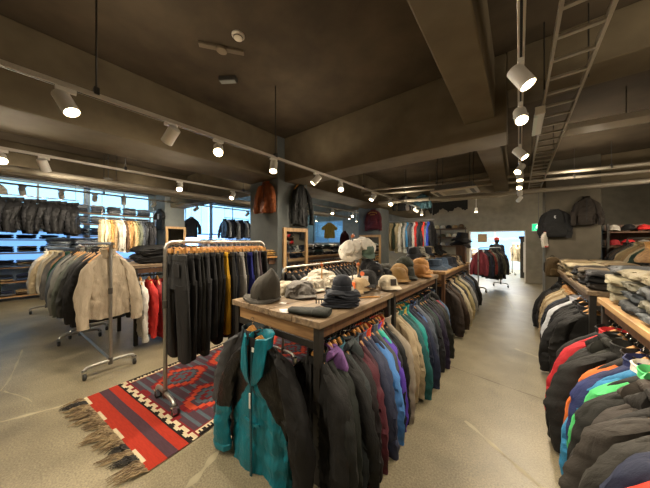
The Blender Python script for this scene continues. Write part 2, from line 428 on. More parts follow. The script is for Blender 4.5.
# ------------------------------------------------------------------ overhead services
def bar(mb, p, q, r, seg=10): return mb.tube([p, q], r, seg)
def dirto(p, q): return (Vector(q)-Vector(p)).normalized()
LIGHTW = 1.0
TR = {}
def track(key, label, x, y0, y1, z, rods):
    t = E('lighting_track', label, 'lighting track', (x, y0, z))
    mb = MB().box((0, (y1-y0)/2, 0), (.036, y1-y0, .034))
    O('track_rail', mb, M_TRACK, t, bevel=.003)
    O('conductor_slot', MB().box((0, (y1-y0)/2, -.0175), (.012, y1-y0-.04, .002)), M_BLACKM, t)
    for y in rods:
        m2 = MB(); bar(m2, (0, y-y0, .017), (0, y-y0, ZC-z), .006, 6); m2.box((0, y-y0, .03), (.05, .03, .05))
        O('suspension_rod', m2, M_DKSTEEL, t)
    TR[key] = (x, z)
def head(x, y, z, aim, label, group, power=1.0, lit=True, col=(1, .85, .65), size=1.0):
    """white cylinder spotlight under a track at (x,y,z), aimed along 'aim'"""
    d = Vector(aim).normalized()
    h = E('track_spotlight', label, 'spotlight', (x, y, z-.017), 0, group)
    O('track_adapter', MB().box((0, 0, -.014), (.03, .10, .028)).tube([(0, 0, -.028), (0, 0, -.085)], .011, 8), M_WHITE, h, bevel=.003)
    piv = Vector((0, 0, -.10))
    rot = d.to_track_quat('Z', 'Y').to_matrix().to_4x4()
    M = Matrix.Translation(piv) @ rot
    r, l = .046*size, .155*size
    O('lamp_housing', MB().lathe([(r*.8, -l*.5), (r, -l*.46), (r, l*.5), (r*.9, l*.5), (r*.86, l*.42)], 20, M=M), M_WHITE, h)
    O('lamp_lens', MB().lathe([(r*.86, l*.40), (r*.86, l*.47), (r*.5, l*.485), (.001, l*.49)], 20, M=M), M_LENS if lit else M_LENSOFF, h)
    O('bracket', MB().box((0, 0, 0), (r*2.2, .02, .012), M=Matrix.Translation(piv)).tube([(0, 0, 0), (0, 0, .03)], .008, 8, M=Matrix.Translation(piv)), M_WHITE, h)
    if lit:
        ld = bpy.data.lights.new('spot_lamp', 'SPOT'); ld.energy = 80*power*LIGHTW; ld.color = col
        ld.spot_size = math.radians(150); ld.spot_blend = .8; ld.shadow_soft_size = .05
        lo = bpy.data.objects.new('spot_lamp', ld); COL.objects.link(lo)
        lo.location = Vector((x, y, z-.017))+piv+d*(l*.5+.012)
        lo.rotation_euler = d.to_track_quat('-Z', 'Y').to_euler()

track('left', 'long pale track crossing above the aisle beside the trouser rack', -2.38, -2.4, 7.6, 2.6, (.35, 2.0, 4.2, 6.5))
cam = (0, 0, 1.55)
for i, (y, aim) in enumerate([(.20, (.45, .35, -.9)), (.83, (-.75, -.2, -.7)), (1.26, (.62, -.33, -.55)), (1.97, (.3, -.35, -.85)), (2.78, (-.5, -.5, -.75)),
                              (3.42, (.5, -.6, -.75)), (4.6, (-.3, -.6, -.8)), (5.48, (.4, -.7, -.75)), (6.6, (-.2, .75, -.35)), (7.3, (.35, .8, -.3)), (-.9, (.3, .3, -.9)), (-1.9, (.2, .4, -.9))]):
    head(-2.38, y, 2.6, aim, ['white cylinder spotlight nearest the trouser rack, first head on its track', 'white spotlight on that track turned toward the windows, second head', 'glaring white spotlight on the same track aimed at the camera, third head'][i]
         if i < 3 else 'white cylinder spotlight, %s head along the track over the trouser rack aisle' % ORD[i+1], 'spotlights on the track above the trouser rack')
track('right', 'pale track running straight down above the main aisle', .01, .2, 8.6, 2.72, (.6, 3.0, 5.6, 8.0))
for i, (y, aim) in enumerate([(2.0, (.45, -.1, -.85)), (2.61, (.1, -.62, -.75)), (3.71, (.55, -.2, -.75)), (4.5, (-.35, -.6, -.7)), (5.0, (.0, -.3, -.9)), (5.81, (-.1, -.65, -.7)), (6.54, (.1, .5, -.85)), (7.66, (-.35, .75, -.4)), (.8, (.3, .3, -.9))]):
    head(.01, y, 2.72, aim, 'white cylinder spotlight, %s one along the track above the main aisle' % ORD[i+1], 'spotlights above the main aisle')
track('t2', 'pale track beyond the thick beam on the window side', -4.62, -2.4, 8.0, 2.62, (-1, 1, 3, 5.2))
for i, (y, aim) in enumerate([(-.12, (.75, .1, -.5)), (.2, (-.5, .3, -.8)), (1.75, (.6, -.3, -.6)), (2.75, (.3, -.5, -.7)), (4.6, (-.2, -.6, -.8)), (6.2, (.3, -.6, -.7)), (7.4, (.2, -.7, -.7)), (-1.4, (-.3, .3, -.9))]):
    head(-4.62, y, 2.62, aim, 'white spotlight, %s head on the track just beyond the thick beam' % ORD[i+1], 'spotlights beyond the thick beam')
track('t3', 'thin pale track closest to the window wall', -7.3, -2.4, 8.0, 2.62, (-1, 1.2, 3.4, 5.6))
for i, (y, aim) in enumerate([(.05, (-.8, .1, -.5)), (.55, (-.85, .1, -.35)), (1.55, (-.15, .05, -1)), (3.2, (-.7, -.4, -.5)), (4.9, (-.6, -.3, -.6)), (6.6, (-.5, .3, -.6)), (-.6, (-.85, .1, -.3)), (1.05, (-.85, .1, -.3)), (2.15, (-.85, .0, -.25))]):  # the last three heads are added to brighten the window side stock
    head(-7.3, y, 2.62, aim, 'white spotlight, %s head on the thin track closest to the windows' % ORD[i+1], 'spotlights closest to the windows', .95)
track('t4', 'pale track over the far wall side of the folded trousers', 2.6, -1, 8.6, 2.72, (0, 3, 6))
for i, (y, aim) in enumerate([(.6, (-.5, .2, -.8)), (2.4, (-.5, .1, -.8)), (4.2, (-.4, .1, -.8)), (6.0, (-.5, .6, -.5)), (6.9, (-.1, .6, -.6))]):
    head(2.6, y, 2.72, aim, 'white spotlight, %s head on the track nearest the red cap shelves' % ORD[i+1], 'spotlights near the red cap shelves', .9)
for i, (x, y) in enumerate([(-1.2, 10.2), (-3.0, 9.9), (-6.2, 9.6), (-8.2, 9.6), (-6.6, 10.9)]):  # spotlights added to brighten the dark far bay and its wall
    t = E('far_fill_spotlight', 'white fill spotlight added in the far bay, %s from the exit sign' % ORD[i+1], 'spotlight', (x, y, ZC), 0, 'added far fill spotlights')
    O('stem', MB().tube([(0, 0, 0), (0, 0, -.75)], .01, 8), M_WHITE, t)
    O('lamp_housing', MB().lathe([(.03, -.72), (.05, -.75), (.055, -.88), (.05, -.88)], 16), M_WHITE, t)
    O('lamp_lens', MB().lathe([(.048, -.87), (.048, -.885), (.001, -.89)], 16), M_LENS, t)
    ld = bpy.data.lights.new('spot_lamp', 'SPOT'); ld.energy = 170*LIGHTW; ld.color = (1, .82, .6); ld.spot_size = math.radians(120); ld.spot_blend = .7; ld.shadow_soft_size = .05
    lo = bpy.data.objects.new('spot_lamp', ld); COL.objects.link(lo); lo.location = (x, y, ZC-.92)

# added upward fill spots that brighten the ceiling, with no fixture of their own
for x, z, ys in ((-2.38, 2.64, (-1.2, .6, 2.3, 4.4, 6.4)), (.95, 2.8, (-.5, 1.2, 2.4, 5.8, 6.9)), (-4.62, 2.66, (-1, 1, 2.7, 5, 7)), (-7.3, 2.66, (0, 2, 4.5, 6.8)), (2.6, 2.77, (0, 2.2, 4.6, 6.8)), (-2.6, 2.7, (10.2,)), (-6.6, 2.7, (10,)), (.6, 2.7, (10,))):
    for y in ys:
        ld = bpy.data.lights.new('ceiling_fill', 'SPOT'); ld.energy = (24 if y > 8 else 15)*LIGHTW; ld.color = (1, .85, .65); ld.spot_size = math.radians(172); ld.spot_blend = .5; ld.shadow_soft_size = .1
        lo = bpy.data.objects.new('ceiling_fill', ld); COL.objects.link(lo); lo.location = (x, y, z); lo.rotation_euler = (PI, 0, 0)
# cable ladder
cl = E('cable_ladder', 'long metal cable ladder hung below the ceiling beside the aisle track', 'cable ladder', (.31, 0, 2.93))
y0, y1 = -.6, 8.1
for s in (-1, 1):
    O('side_rail', MB().box((s*.118, (y0+y1)/2, 0), (.018, y1-y0, .055)), M_PIPEP, cl)
rg = MB(); k = 0; y = y0+.15
while y < y1:
    O('rung', MB().box((0, y, -.01), (.225, .03, .018)), M_PIPEP, cl); y += .27
for y in (.4, 2.9, 5.5, 7.6):
    for s in (-1, 1): O('suspension_rod', MB().tube([(s*.135, y, -.03), (s*.135, y, ZC-2.93)], .005, 6), M_DKSTEEL, cl)
el = E('emergency_light', 'white box light fixed beneath the cable ladder', 'light', (.165, 3.55, 2.86))
O('light_body', MB().box((0, 0, 0), (.075, .62, .07)), M_WHITE, el, bevel=.008)
O('end_cap', MB().box((0, -.318, 0), (.078, .02, .074)), M_CREAMPAINT, el)
O('diffuser', MB().box((-.03, 0, -.03), (.03, .56, .03)), simple('pale_diffuser', '#dfe6dc', .3), el)
# pipes across the far bay
def pipe(label, pts, r, m=M_PIPEP, cl_=()):
    p = E('ceiling_pipe', label, 'pipe', pts[0]); o = Vector(pts[0])
    O('pipe_run', MB().tube([Vector(q)-o for q in pts], r, 12), m, p)
    for q in cl_:
        c = Vector(q)-o
        O('hanger_clip', MB().tube([c+Vector((0, 0, r)), Vector((c.x, c.y, ZC-o.z))], .006, 6).box(c+Vector((0, 0, r*.4)), (.03, r*2.6, r*2.6)), M_STEEL, p)
pipe('pale ceiling pipe crossing the far bay, higher of the pair', [(-3.48, 6.03, 3.0), (1.9, 7.27, 3.0), (4.75, 7.93, 3.0)], .034, cl_=[(-1.6, 6.46, 3.0), (1.4, 7.15, 3.0)])
pipe('pale ceiling pipe crossing the far bay, lower of the pair', [(-3.48, 6.2, 2.9), (1.9, 7.44, 2.9), (4.75, 8.1, 2.9)], .03, cl_=[(-2.4, 6.45, 2.9), (.9, 7.21, 2.9)])
pipe('dull thick duct pipe crossing just behind the paired pipes', [(-3.48, 7.1, 2.78), (1.0, 7.85, 2.78), (4.75, 8.05, 2.78)], .05, M_PIPEP, cl_=[(-2.0, 7.35, 2.78)])
pipe('thick grey pipe running along the window side of the thick beam', [(-5.15, -2.4, 2.5), (-5.15, 8.0, 2.5)], .045, M_PIPEP, cl_=[(-5.15, .9, 2.5), (-5.15, 3.7, 2.5)])
pipe('grey pipe running along the ceiling between the two window side tracks', [(-6.2, -2.4, 2.62), (-6.2, 8.0, 2.62)], .04, M_PIPEP, cl_=[(-6.2, 1.2, 2.62)])
pipe('thin conduit fixed above the window heads', [(-10.4, -2.4, 3.25), (-10.4, 11.8, 3.25)], .03, M_STEEL, cl_=[(-10.4, 1.5, 3.25)])
ct = E('cable_tray', 'pale cable tray carrying red cables beyond the cable ladder', 'cable tray', (.47, 4.52, 3.0), .12)
O('tray_base', MB().box((2.1, 0, 0), (4.2, .26, .012)).box((2.1, -.13, .03), (4.2, .01, .07)).box((2.1, .13, .03), (4.2, .01, .07)), M_WHITE, ct)
q = random.Random(5)
for k in range(3):
    O('red_cable', MB().tube([(.15+i*.42, -.06+k*.06+q.uniform(-.03, .03), .03+q.uniform(0, .02)) for i in range(10)], .011, 6), simple('red_cable', '#b3402e', .5), ct)
O('black_cable', MB().tube([(.1+i*.42, .08+q.uniform(-.02, .02), .03) for i in range(10)], .012, 6), M_BLACKM, ct)
for xx in (.6, 2.6):
    O('suspension_rod', MB().tube([(xx, .14, 0), (xx, .14, .5)], .005, 6), M_DKSTEEL, ct)
# ceiling cassette, smoke detector, small bars
ac = E('air_conditioner', 'cream ceiling air conditioner panel hung above the far hat table', 'air conditioner', (-1.06, 5.78, 2.62))
O('panel', MB().box((0, 0, 0), (.84, .64, .035)), M_CREAMPAINT, ac, bevel=.012)
O('casing', MB().box((0, 0, .07), (.7, .52, .11)), M_STEEL, ac)
O('grille', MB().box((0, 0, -.019), (.42, .42, .006)), simple('cream_grille', '#b3aa97', .6), ac)
for s in (-1, 1): O('louvre', MB().box((s*.33, 0, -.02), (.07, .5, .008)), simple('louvre_dark', '#57503f', .5), ac)
for s in (-1, 1):
    for t_ in (-1, 1): O('suspension_rod', MB().tube([(s*.3, t_*.24, .11), (s*.3, t_*.24, ZC-2.62)], .006, 6), M_DKSTEEL, ac)
sd = E('smoke_detector', 'round cream smoke detector on the bare ceiling', 'smoke detector', (-2.07, 1.29, ZC))
O('detector_base', MB().lathe([(.058, 0), (.058, -.012), (.05, -.02)], 24), M_CREAMPAINT, sd)
O('detector_cap', MB().lathe([(.042, -.018), (.04, -.034), (.025, -.042), (.001, -.044)], 24), M_CREAMPAINT, sd)
O('detector_ring', MB().lathe([(.043, -.026), (.045, -.028), (.043, -.031)], 24), M_DKSTEEL, sd)
lb = E('light_base', 'dull strip light mount screwed to the ceiling by the smoke detector', 'light mount', (-2.33, 1.27, ZC), .95)
O('mount_plate', MB().box((0, 0, -.012), (.42, .055, .024)), simple('mount_brown', '#6b5f4d', .6), lb, bevel=.004)
O('mount_cover', MB().lathe([(.05, -.022), (.05, -.04), (.03, -.048), (.001, -.05)], 20), simple('mount_cover', '#7b6d58', .6), lb)
jb = E('junction_box', 'small grey metal box fixed to the ceiling', 'junction box', (-2.7, 1.55, ZC), .6)
O('box_body', MB().box((0, 0, -.025), (.2, .07, .05)), M_STEEL, jb, bevel=.004)
O('box_lid', MB().box((0, 0, -.052), (.18, .055, .006)), simple('lid_grey', '#8b8f8a', .5), jb)
# exit sign
ex = E('exit_sign', 'small green emergency exit sign hanging beside the doorway', 'sign', (.52, 11.0, 2.05), 0)
O('sign_body', MB().box((0, 0, 0), (.36, .05, .26)), M_WHITE, ex, bevel=.005)
O('sign_face', MB().box((0, -.027, 0), (.33, .004, .23)), emis('exit_green', '#10b878', 1.6), ex)
g = MB()
g.box((.09, -.031, 0), (.08, .003, .17))                       # white doorway
g.lathe([(.001, -.002), (.018, -.002), (.018, .002), (.001, .002)], 12, M=Matrix.Translation((-.03, -.031, .065)) @ Matrix.Rotation(PI/2, 4, 'X'))
for (a, b, w) in (((-.04, .04), (-.055, -.02), .03), ((-.04, .035), (.015, .02), .016), ((-.04, .035), (-.09, .03), .016), ((-.055, -.02), (-.02, -.05), .018), ((-.02, -.05), (-.01, -.09), .016), ((-.055, -.02), (-.08, -.06), .018), ((-.08, -.06), (-.12, -.065), .016)):
    g.tube([(a[0], -.031, a[1]), (b[0], -.031, b[1])], w/2, 6, flat=.3)
O('running_figure', g, emis('exit_white', '#eafff4', 2.0), ex)
O('suspension_rod', MB().tube([(0, 0, .13), (0, 0, ZC-2.05)], .008, 6), M_STEEL, ex)

# ------------------------------------------------------------------ garments
def sp(v, p): return math.copysign(abs(v)**p, v)
def torso(seed, L=.72, ws=.215, wh=.23, dep=.042, dh=.05, amp=.011, puff=0, nz=-.095, skew=.0):
    r = random.Random(seed); p = [r.uniform(0, 6.28) for _ in range(6)]
    n = 44; mb = MB(); rings = []
    key = [(0.0, .060, .040), (-.014, .082, .042), (-.046, .130, .038), (-.078, ws-.036, .034), (-.112, ws-.006, .036), (-.16, ws, dep*.95), (-.21, ws, dep)]
    rows = 26
    zs = [k[0] for k in key]+[-.21-(L-.21)*(i+1)/rows for i in range(rows)]
    for i, z in enumerate(zs):
        if i < len(key): hw, hd = key[i][1], key[i][2]; t = 0
        else:
            t = (i-len(key)+1)/rows; hw = ws+(wh-ws)*t; hd = dep+(dh-dep)*t
        ring = []
        for j in range(n):
            a = 2*PI*j/n; c, s = math.cos(a), math.sin(a)
            f = amp*(.25+t)*(.5*math.sin(5*a+p[0]+1.5*t)+.35*math.sin(8*a+p[1]-2*t)+.3*math.sin(11*a+p[2]+3*t)) if i > 3 else 0
            if puff and i > 4: f += puff*abs(math.sin((z+.1)*PI/.085))**.6-puff*.5
            x = sp(c, .75)*(hw+f*.6)+skew*t
            y = sp(s, .8)*(hd+f)
            if i > 4: y += .010*math.sin(3.1*t+p[3])+.006*math.sin(6*x/ws*.5+p[4])
            zz = z+nz+(.012*math.sin(2*a+p[5])*t)
            ring.append((x, y, zz))
        rings.append(ring)
    # turn hem in a little
    last = rings[-1]; rings.append([(q[0]*.93, q[1]*.75, q[2]+.006) for q in last])
    mb.loft(rings, cap=True)
    return mb.crumple(.017 if not puff else .009, seed, (13, 13, 10), ztop=nz-.05, ridge=.75, fine=.6)
def sleeve(seed, side, ws=.215, Ls=.58, r0=.07, r1=.045, splay=.09, nz=-.095, puff=0, fwd=0):
    r = random.Random(seed*3+side); p = [r.uniform(0, 6.28) for _ in range(4)]
    n = 18; K = 26; rings = []
    fw = fwd+r.uniform(-.02, .02)
    for i in range(K+1):
        t = i/K
        cx = ws-.045+splay*(1-(1-t)**2.2)*1.0+.02*math.sin(PI*t)
        cz = nz-.125-Ls*t+.045*(1-t)**3
        cy = fw*math.sin(t*PI*.6)+.01*math.sin(4*t+p[0])
        rx_ = (r0*(1-t)+r1*t)*(1+.05*math.sin(9*t+p[1])); ry_ = rx_*.62
        if i == 0: rx_, ry_ = rx_*.55, ry_*.5
        if puff and i: k = 1+puff/r0*(abs(math.sin(t*Ls*PI/.085))**.6-.4); rx_ *= k; ry_ *= k
        tilt = .5*(1-t)**2
        ring = []
        for j in range(n):
            a = 2*PI*j/n
            wv = 1+.07*math.sin(4*a+p[2]+5*t)+.05*math.sin(15*t+p[3]+2*a)
            dx = math.cos(a)*rx_*wv; dy = math.sin(a)*ry_*wv
            ring.append((side*(cx+dx), cy+dy, cz-dx*tilt*1.4))
        rings.append(ring)
    last = rings[-1]; cxm = sum(q[0] for q in last)/n; cym = sum(q[1] for q in last)/n
    rings.append([(cxm+(q[0]-cxm)*.8, cym+(q[1]-cym)*.8, q[2]+.012) for q in last])
    return MB().loft(rings, cap=True).crumple(.016 if not puff else .010, seed+side+5, (13, 13, 19), ztop=nz-.05, ridge=.8, fine=.6)
def cuffm(seed, side, **k):
    mb = sleeve(seed, side, **k); n = 18
    ring = mb.v[26*n:27*n]; cx = sum(q[0] for q in ring)/n; cy = sum(q[1] for q in ring)/n
    R_ = []
    for dz, s in ((.012, .98), (.006, 1.06), (-.035, .98), (-.04, .8)):
        R_.append([(cx+(q[0]-cx)*s, cy+(q[1]-cy)*s, q[2]+dz) for q in ring])
    return MB().loft(R_)
def collar_stand(seed, h=.07, nz=-.095, openf=.5, w=.066, d=.05, lean=.01):
    n = 20; inner, outer = [], []
    rings = []
    prof = [(1.12, -.022), (1.08, .012), (1.04, h*.6), (1.08, h), (.98, h+.004), (.9, h*.6), (.86, -.01)]
    for k, z in prof:
        ring = []
        for i in range(n+1):
            a = -PI/2+openf+(2*PI-2*openf)*i/n
            ring.append((math.cos(a)*w*k, math.sin(a)*d*k+lean*z/h, z+nz+.012*math.sin(a)))
        rings.append(ring)
    rings.append(rings[0])
    mb = MB().loft(rings, cap=False, closed=False)
    for e in (0, n): mb.add([r[e] for r in rings[:-1]], [tuple(range(len(prof)))])
    return mb
def collar_shirt(seed, nz=-.095):
    mb = collar_stand(seed, .028, nz, .32, .062, .045, .004)
    for s in (-1, 1):
        mb.add([(s*.012, -.05, nz+.03), (s*.072, -.02, nz+.022), (s*.098, -.047, nz-.038), (s*.045, -.062, nz-.05)], [(0, 1, 2, 3)])
        mb.add([(s*.012, -.056, nz+.03), (s*.072, -.026, nz+.026), (s*.098, -.053, nz-.028), (s*.045, -.068, nz-.05)], [(0, 3, 2, 1)])
    return mb
def hood_mesh(seed, nz=-.095):
    r = random.Random(seed); n = 18; rings = []
    for i in range(9):
        t = i/8
        # slumped pouch hanging behind the neck
        z = nz+.045-.22*t; hw = .085+.055*math.sin(PI*min(1, t*1.15)); hd = .028+.04*math.sin(PI*t)
        if t > .9: hw, hd = .07, .022
        ring = []
        for j in range(n):
            a = 2*PI*j/n
            ring.append((math.cos(a)*hw*(1+.06*math.sin(3*a+seed)), .045+hd*.7+math.sin(a)*hd*(1+.1*math.sin(5*a+4*t)), z+.02*math.sin(2*a+t*3)-.02*abs(math.cos(a))))
        rings.append(ring)
    mb = MB().loft(rings)
    for s in (-1, 1):
        mb.tube([(s*.075, .05, nz+.03), (s*.088, .0, nz+.022), (s*.07, -.04, nz-.005), (s*.03, -.058, nz-.055)], [.02, .024, .02, .01], 8)
    return mb
def zipm(seed, L, nz=-.095, dep=.042):
    rings = []
    K = 12
    for i in range(K+1):
        t = i/K; z = nz-.03-(L-.04)*t; y = -(dep+.008+.010*t)-.004*math.sin(7*t+seed)
        rings.append([(-.010, y, z), (.010, y, z), (.009, y-.006, z), (-.009, y-.006, z)])
    return MB().loft(rings)
def crew(seed, nz=-.095):
    n = 20
    rings = []
    for k, dz in ((1.0, .004), (1.14, .008), (1.2, -.012), (1.0, -.02)):
        rings.append([(math.cos(2*PI*i/n)*.075*k, math.sin(2*PI*i/n)*.046*k, nz+dz-.018*max(0, -math.sin(2*PI*i/n))) for i in range(n)])
    rings.append(rings[0])
    return MB().loft(rings, cap=False)
def hemband(seed, L, wh, dh, nz=-.095):
    n = 44; rings = []
    for dz, k in ((.03, .985), (.02, 1.015), (-.035, .95), (-.045, .85)):
        rings.append([(sp(math.cos(2*PI*j/n), .75)*wh*k, sp(math.sin(2*PI*j/n), .8)*dh*k*1.08, nz-L+dz) for j in range(n)])
    return MB().loft(rings)

KINDS = {}
def build_kind(kind, v):
    key = (kind, v)
    if key in KINDS: return KINDS[key]
    s = v*17+len(kind)*5
    P = []   # (part name, mesh, slot)
    if kind in ('jacket', 'coat', 'hooded', 'puffer', 'fleece'):
        L = {'jacket': .72, 'coat': .86, 'hooded': .78, 'puffer': .70, 'fleece': .68}[kind]+.025*(v % 3-1)
        pf = .014 if kind == 'puffer' else 0
        ws = .212 if kind != 'puffer' else .222
        kw = dict(ws=ws, Ls=.60, r0=.09 if pf else .083, r1=.058, splay=.10+.025*(v % 3), puff=pf, fwd=[-.085, -.03, -.055][v % 3])
        P.append(('body', torso(s, L, ws, .225, .044 if not pf else .05, .058, .015, pf), 0))
        for sd in (-1, 1): P.append(('sleeve', sleeve(s, sd, **kw), 1))
        if kind == 'hooded': P.append(('hood', hood_mesh(s).crumple(.012, s, (12, 12, 12)), 2))
        else: P.append(('collar', collar_stand(s, [.06, .04, .055][v % 3] if kind != 'coat' else .045, nz=-.112, openf=.6 if kind != 'fleece' else .3, w=.074, d=.058).crumple(.012, s, (14, 14, 14)), 2))
        P.append(('zipper', zipm(s, L-.02), 3))
    elif kind == 'shirt':
        L = .74+.02*(v % 3)
        P.append(('body', torso(s, L, .21, .225, .030, .036, .012), 0))
        for sd in (-1, 1): P.append(('sleeve', sleeve(s, sd, ws=.21, Ls=.56, r0=.065, r1=.042, splay=.06), 1))
        P.append(('collar', collar_shirt(s), 2)); P.append(('placket', zipm(s, L-.03, dep=.030), 3))
    elif kind == 'sweat':
        L = .66+.02*(v % 3); kw = dict(ws=.22, Ls=.58, r0=.075, r1=.05, splay=.08)
        P.append(('body', torso(s, L, .22, .235, .04, .05, .012), 0))
        for sd in (-1, 1):
            P.append(('sleeve', sleeve(s, sd, **kw), 1)); P.append(('cuff', cuffm(s, sd, **kw), 1))
        P.append(('collar', crew(s), 2)); P.append(('hem_band', hemband(s, L, .235, .05), 2))
    elif kind == 'tee':
        P.append(('body', torso(s, .68, .215, .235, .026, .032, .010), 0))
        for sd in (-1, 1): P.append(('sleeve', sleeve(s, sd, ws=.215, Ls=.2, r0=.08, r1=.075, splay=.10), 1))
        P.append(('collar', crew(s), 2))
    elif kind in ('pants', 'jeans'):
        r = random.Random(s); p = [r.uniform(0, 6.28) for _ in range(5)]
        L = 1.02+.04*(v % 3)-.02
        n = 26; rings = []
        for i in range(6):           # hips
            t = i/5; z = -.150-.245*t; hw = .175+.035*t; hd = .016+.022*t
            rings.append([(sp(math.cos(2*PI*j/n), .7)*hw, sp(math.sin(2*PI*j/n), .8)*(hd+.006*t*math.sin(5*2*PI*j/n+p[0])), z) for j in range(n)])
        P.append(('hips', MB().loft(rings), 0))
        for sd in (-1, 1):
            rings = []; n2 = 16
            for i in range(15):
                t = i/14; z = -.36-(L-.36)*t
                hw = .105-.022*t; hd = .040-.006*t; cx = sd*(.103-.004*t+.012*t*t); cy = .012*math.sin(2.5*t+p[2]+sd)
                rings.append([(cx+sp(math.cos(2*PI*j/n2), .85)*hw*(1+.03*math.sin(3*2*PI*j/n2+7*t+p[1])), cy+math.sin(2*PI*j/n2)*hd*(1+.14*math.sin(4*2*PI*j/n2+p[3]+4*t)), z+.006*math.sin(2*PI*j/n2*2+sd)*t) for j in range(n2)])
            P.append(('trouser_leg', MB().loft(rings), 0))
        P.append(('waistband', MB().loft([[(sp(math.cos(2*PI*j/n), .7)*.178*k, sp(math.sin(2*PI*j/n), .8)*.019*k2, z) for j in range(n)] for z, k, k2 in ((-.112, .97, .7), (-.114, 1, 1), (-.155, 1.01, 1.1), (-.158, .97, .8))]), 1))
        for sd in (-1, 1): P.append(('pocket', MB().box((sd*.10, -.034, -.235), (.10, .006, .11), rz=0), 1))
    out = [(nm, mb.mesh(nm), sl) for nm, mb, sl in P]
    KINDS[key] = out
    return out
MERGED = {}
def merged_kind(kind, v):
    key = (kind, v)
    if key in MERGED: return MERGED[key]
    mb = MB()
    for nm, me, sl in build_kind(kind, v):
        mb.add([tuple(x.co) for x in me.vertices], [tuple(p.vertices) for p in me.polygons], min(sl, 2))
    MERGED[key] = mb.mesh(kind)
    return MERGED[key]
NAMEOF = {'jacket': 'jacket', 'coat': 'long_coat', 'hooded': 'hooded_jacket', 'puffer': 'puffer_jacket', 'fleece': 'fleece_jacket', 'shirt': 'shirt', 'sweat': 'sweatshirt', 'tee': 't_shirt', 'pants': 'trousers', 'jeans': 'jeans'}
CATOF = {'jacket': 'jacket', 'coat': 'coat', 'hooded': 'jacket', 'puffer': 'jacket', 'fleece': 'jacket', 'shirt': 'shirt', 'sweat': 'sweatshirt', 'tee': 't-shirt', 'pants': 'trousers', 'jeans': 'jeans'}
def garment(kind, v, mats, loc, rz, label, group=None, far=False, rot=None, sc=(1, 1, 1), name=None):
    """mats: [body, sleeve, collar, zipper] materials"""
    mats = list(mats)+[mats[-1]]*(4-len(mats))
    name = name or NAMEOF[kind]
    if far:
        o = O(name, merged_kind(kind, v), mats[:3], None, loc, rot if rot else (0, 0, rz))
        o.scale = sc
        return tag(o, label, CATOF[kind], group)
    e = E(name, label, CATOF[kind], loc, rz, group, rot); e.scale = sc
    for nm, me, sl in build_kind(kind, v): O(nm, me, mats[sl], e)
    return e
# hangers
def hanger_mesh():
    n = 13; pts = []
    for i in range(n):
        t = -1+2*i/(n-1); pts.append((t*.175, 0, -.072-.155*abs(t)**1.12))
    arm = MB().tube(pts, [.011+.008*(1-abs(-1+2*i/(n-1))) for i in range(n)], 8, flat=1.35)
    hk = MB().tube([(0, 0, -.055), (0, 0, -.03)]+arc((0, 0, -.012), .018, -PI/2, PI*1.05, 9, 'XZ'), .0026, 6)
    return arm.mesh('hanger_arm'), hk.mesh('hook')
HARM, HHOOK = hanger_mesh()
def hanger(loc, rz, label, group=None, mat=None):
    o = O('clothes_hanger', HARM, mat or M_HANGWOOD, None, loc, (0, 0, rz)); tag(o, label, 'hanger', group)
    O('hook', HHOOK, M_CHROME, o)
    return o
def clip_hanger(loc, rz, label, group=None):
    o = O('clip_hanger', CLIPB, M_HANGWOOD, None, loc, (0, 0, rz)); tag(o, label, 'hanger', group)
    O('hook', HHOOK, M_CHROME, o)
    for s in (-1, 1): O('clip', CLIPC, M_CHROME, o, (s*.11, 0, -.105))
    return o
CLIPB = MB().box((-.085, 0, -.088), (.09, .026, .04)).box((.085, 0, -.088), (.09, .026, .04)).tube([(-.12, 0, -.07), (0, 0, -.05), (.12, 0, -.07)], .005, 8).mesh('clip_bar')
CLIPC = MB().box((0, 0, 0), (.035, .034, .045)).tube([(0, 0, .02), (0, 0, .04)], .004, 6).mesh('clip')
def C(c, c2=None, **k): return cloth(c, c2, **k)
ZIPD = cloth('#1a1a1a', rough=.5)
def mats3(spec):
    """spec: colour | dict(b=,s=,c=,z=) -> four materials"""
    if isinstance(spec, str): m = C(spec); return [m, m, m, ZIPD]
    b = spec['b']; b = C(*b) if isinstance(b, tuple) and not isinstance(b[-1], dict) else (C(*b[:-1], **b[-1]) if isinstance(b, tuple) else C(b))
    s = spec.get('s'); s = b if s is None else C(s)
    c = spec.get('c'); c = s if c is None else C(c)
    z = spec.get('z'); z = ZIPD if z is None else C(z)
    return [b, s, c, z]
def row(items, start, step, z, rz, rail, end, group, hang=True, far=False, jit=.09, hl=None):
    """a row of garments along a rail; items: (description, kind, variant, colours)"""
    for i, it in enumerate(items):
        d, kind, v, spec = it[:4]; ex_ = it[4] if len(it) > 4 else {}
        x, y = start[0]+step[0]*i+R.uniform(-.12, .12)*step[0], start[1]+step[1]*i+R.uniform(-.12, .12)*step[1]
        a = rz+R.uniform(-jit, jit)
        lab = '%s, %s from the %s on the %s' % (d, ORD[i+1], end, rail)
        if len(lab.split()) > 16: lab = '%s, %s along the %s from its %s' % (d, ORD[i+1], rail, end)
        if len(lab.split()) > 16: lab = '%s, %s on %s from %s' % (d, ORD[i+1], rail, end)
        s = R.uniform(.95, 1.06)
        garment(kind, v, mats3(spec), (x, y, z), a, lab, group, far, rot=(R.uniform(-.03, .03), R.uniform(-.035, .035), a), sc=(ex_.get('w', 1)*s, ex_.get('d', 1)*s, ex_.get('h', 1)*s))
        if hang:
            lab2 = 'wooden hanger, %s from the %s on the %s' % (ORD[i+1], end, rail)
            (clip_hanger if kind in ('pants', 'jeans') else hanger)((x, y, z), a, lab2, 'hangers on the '+rail)
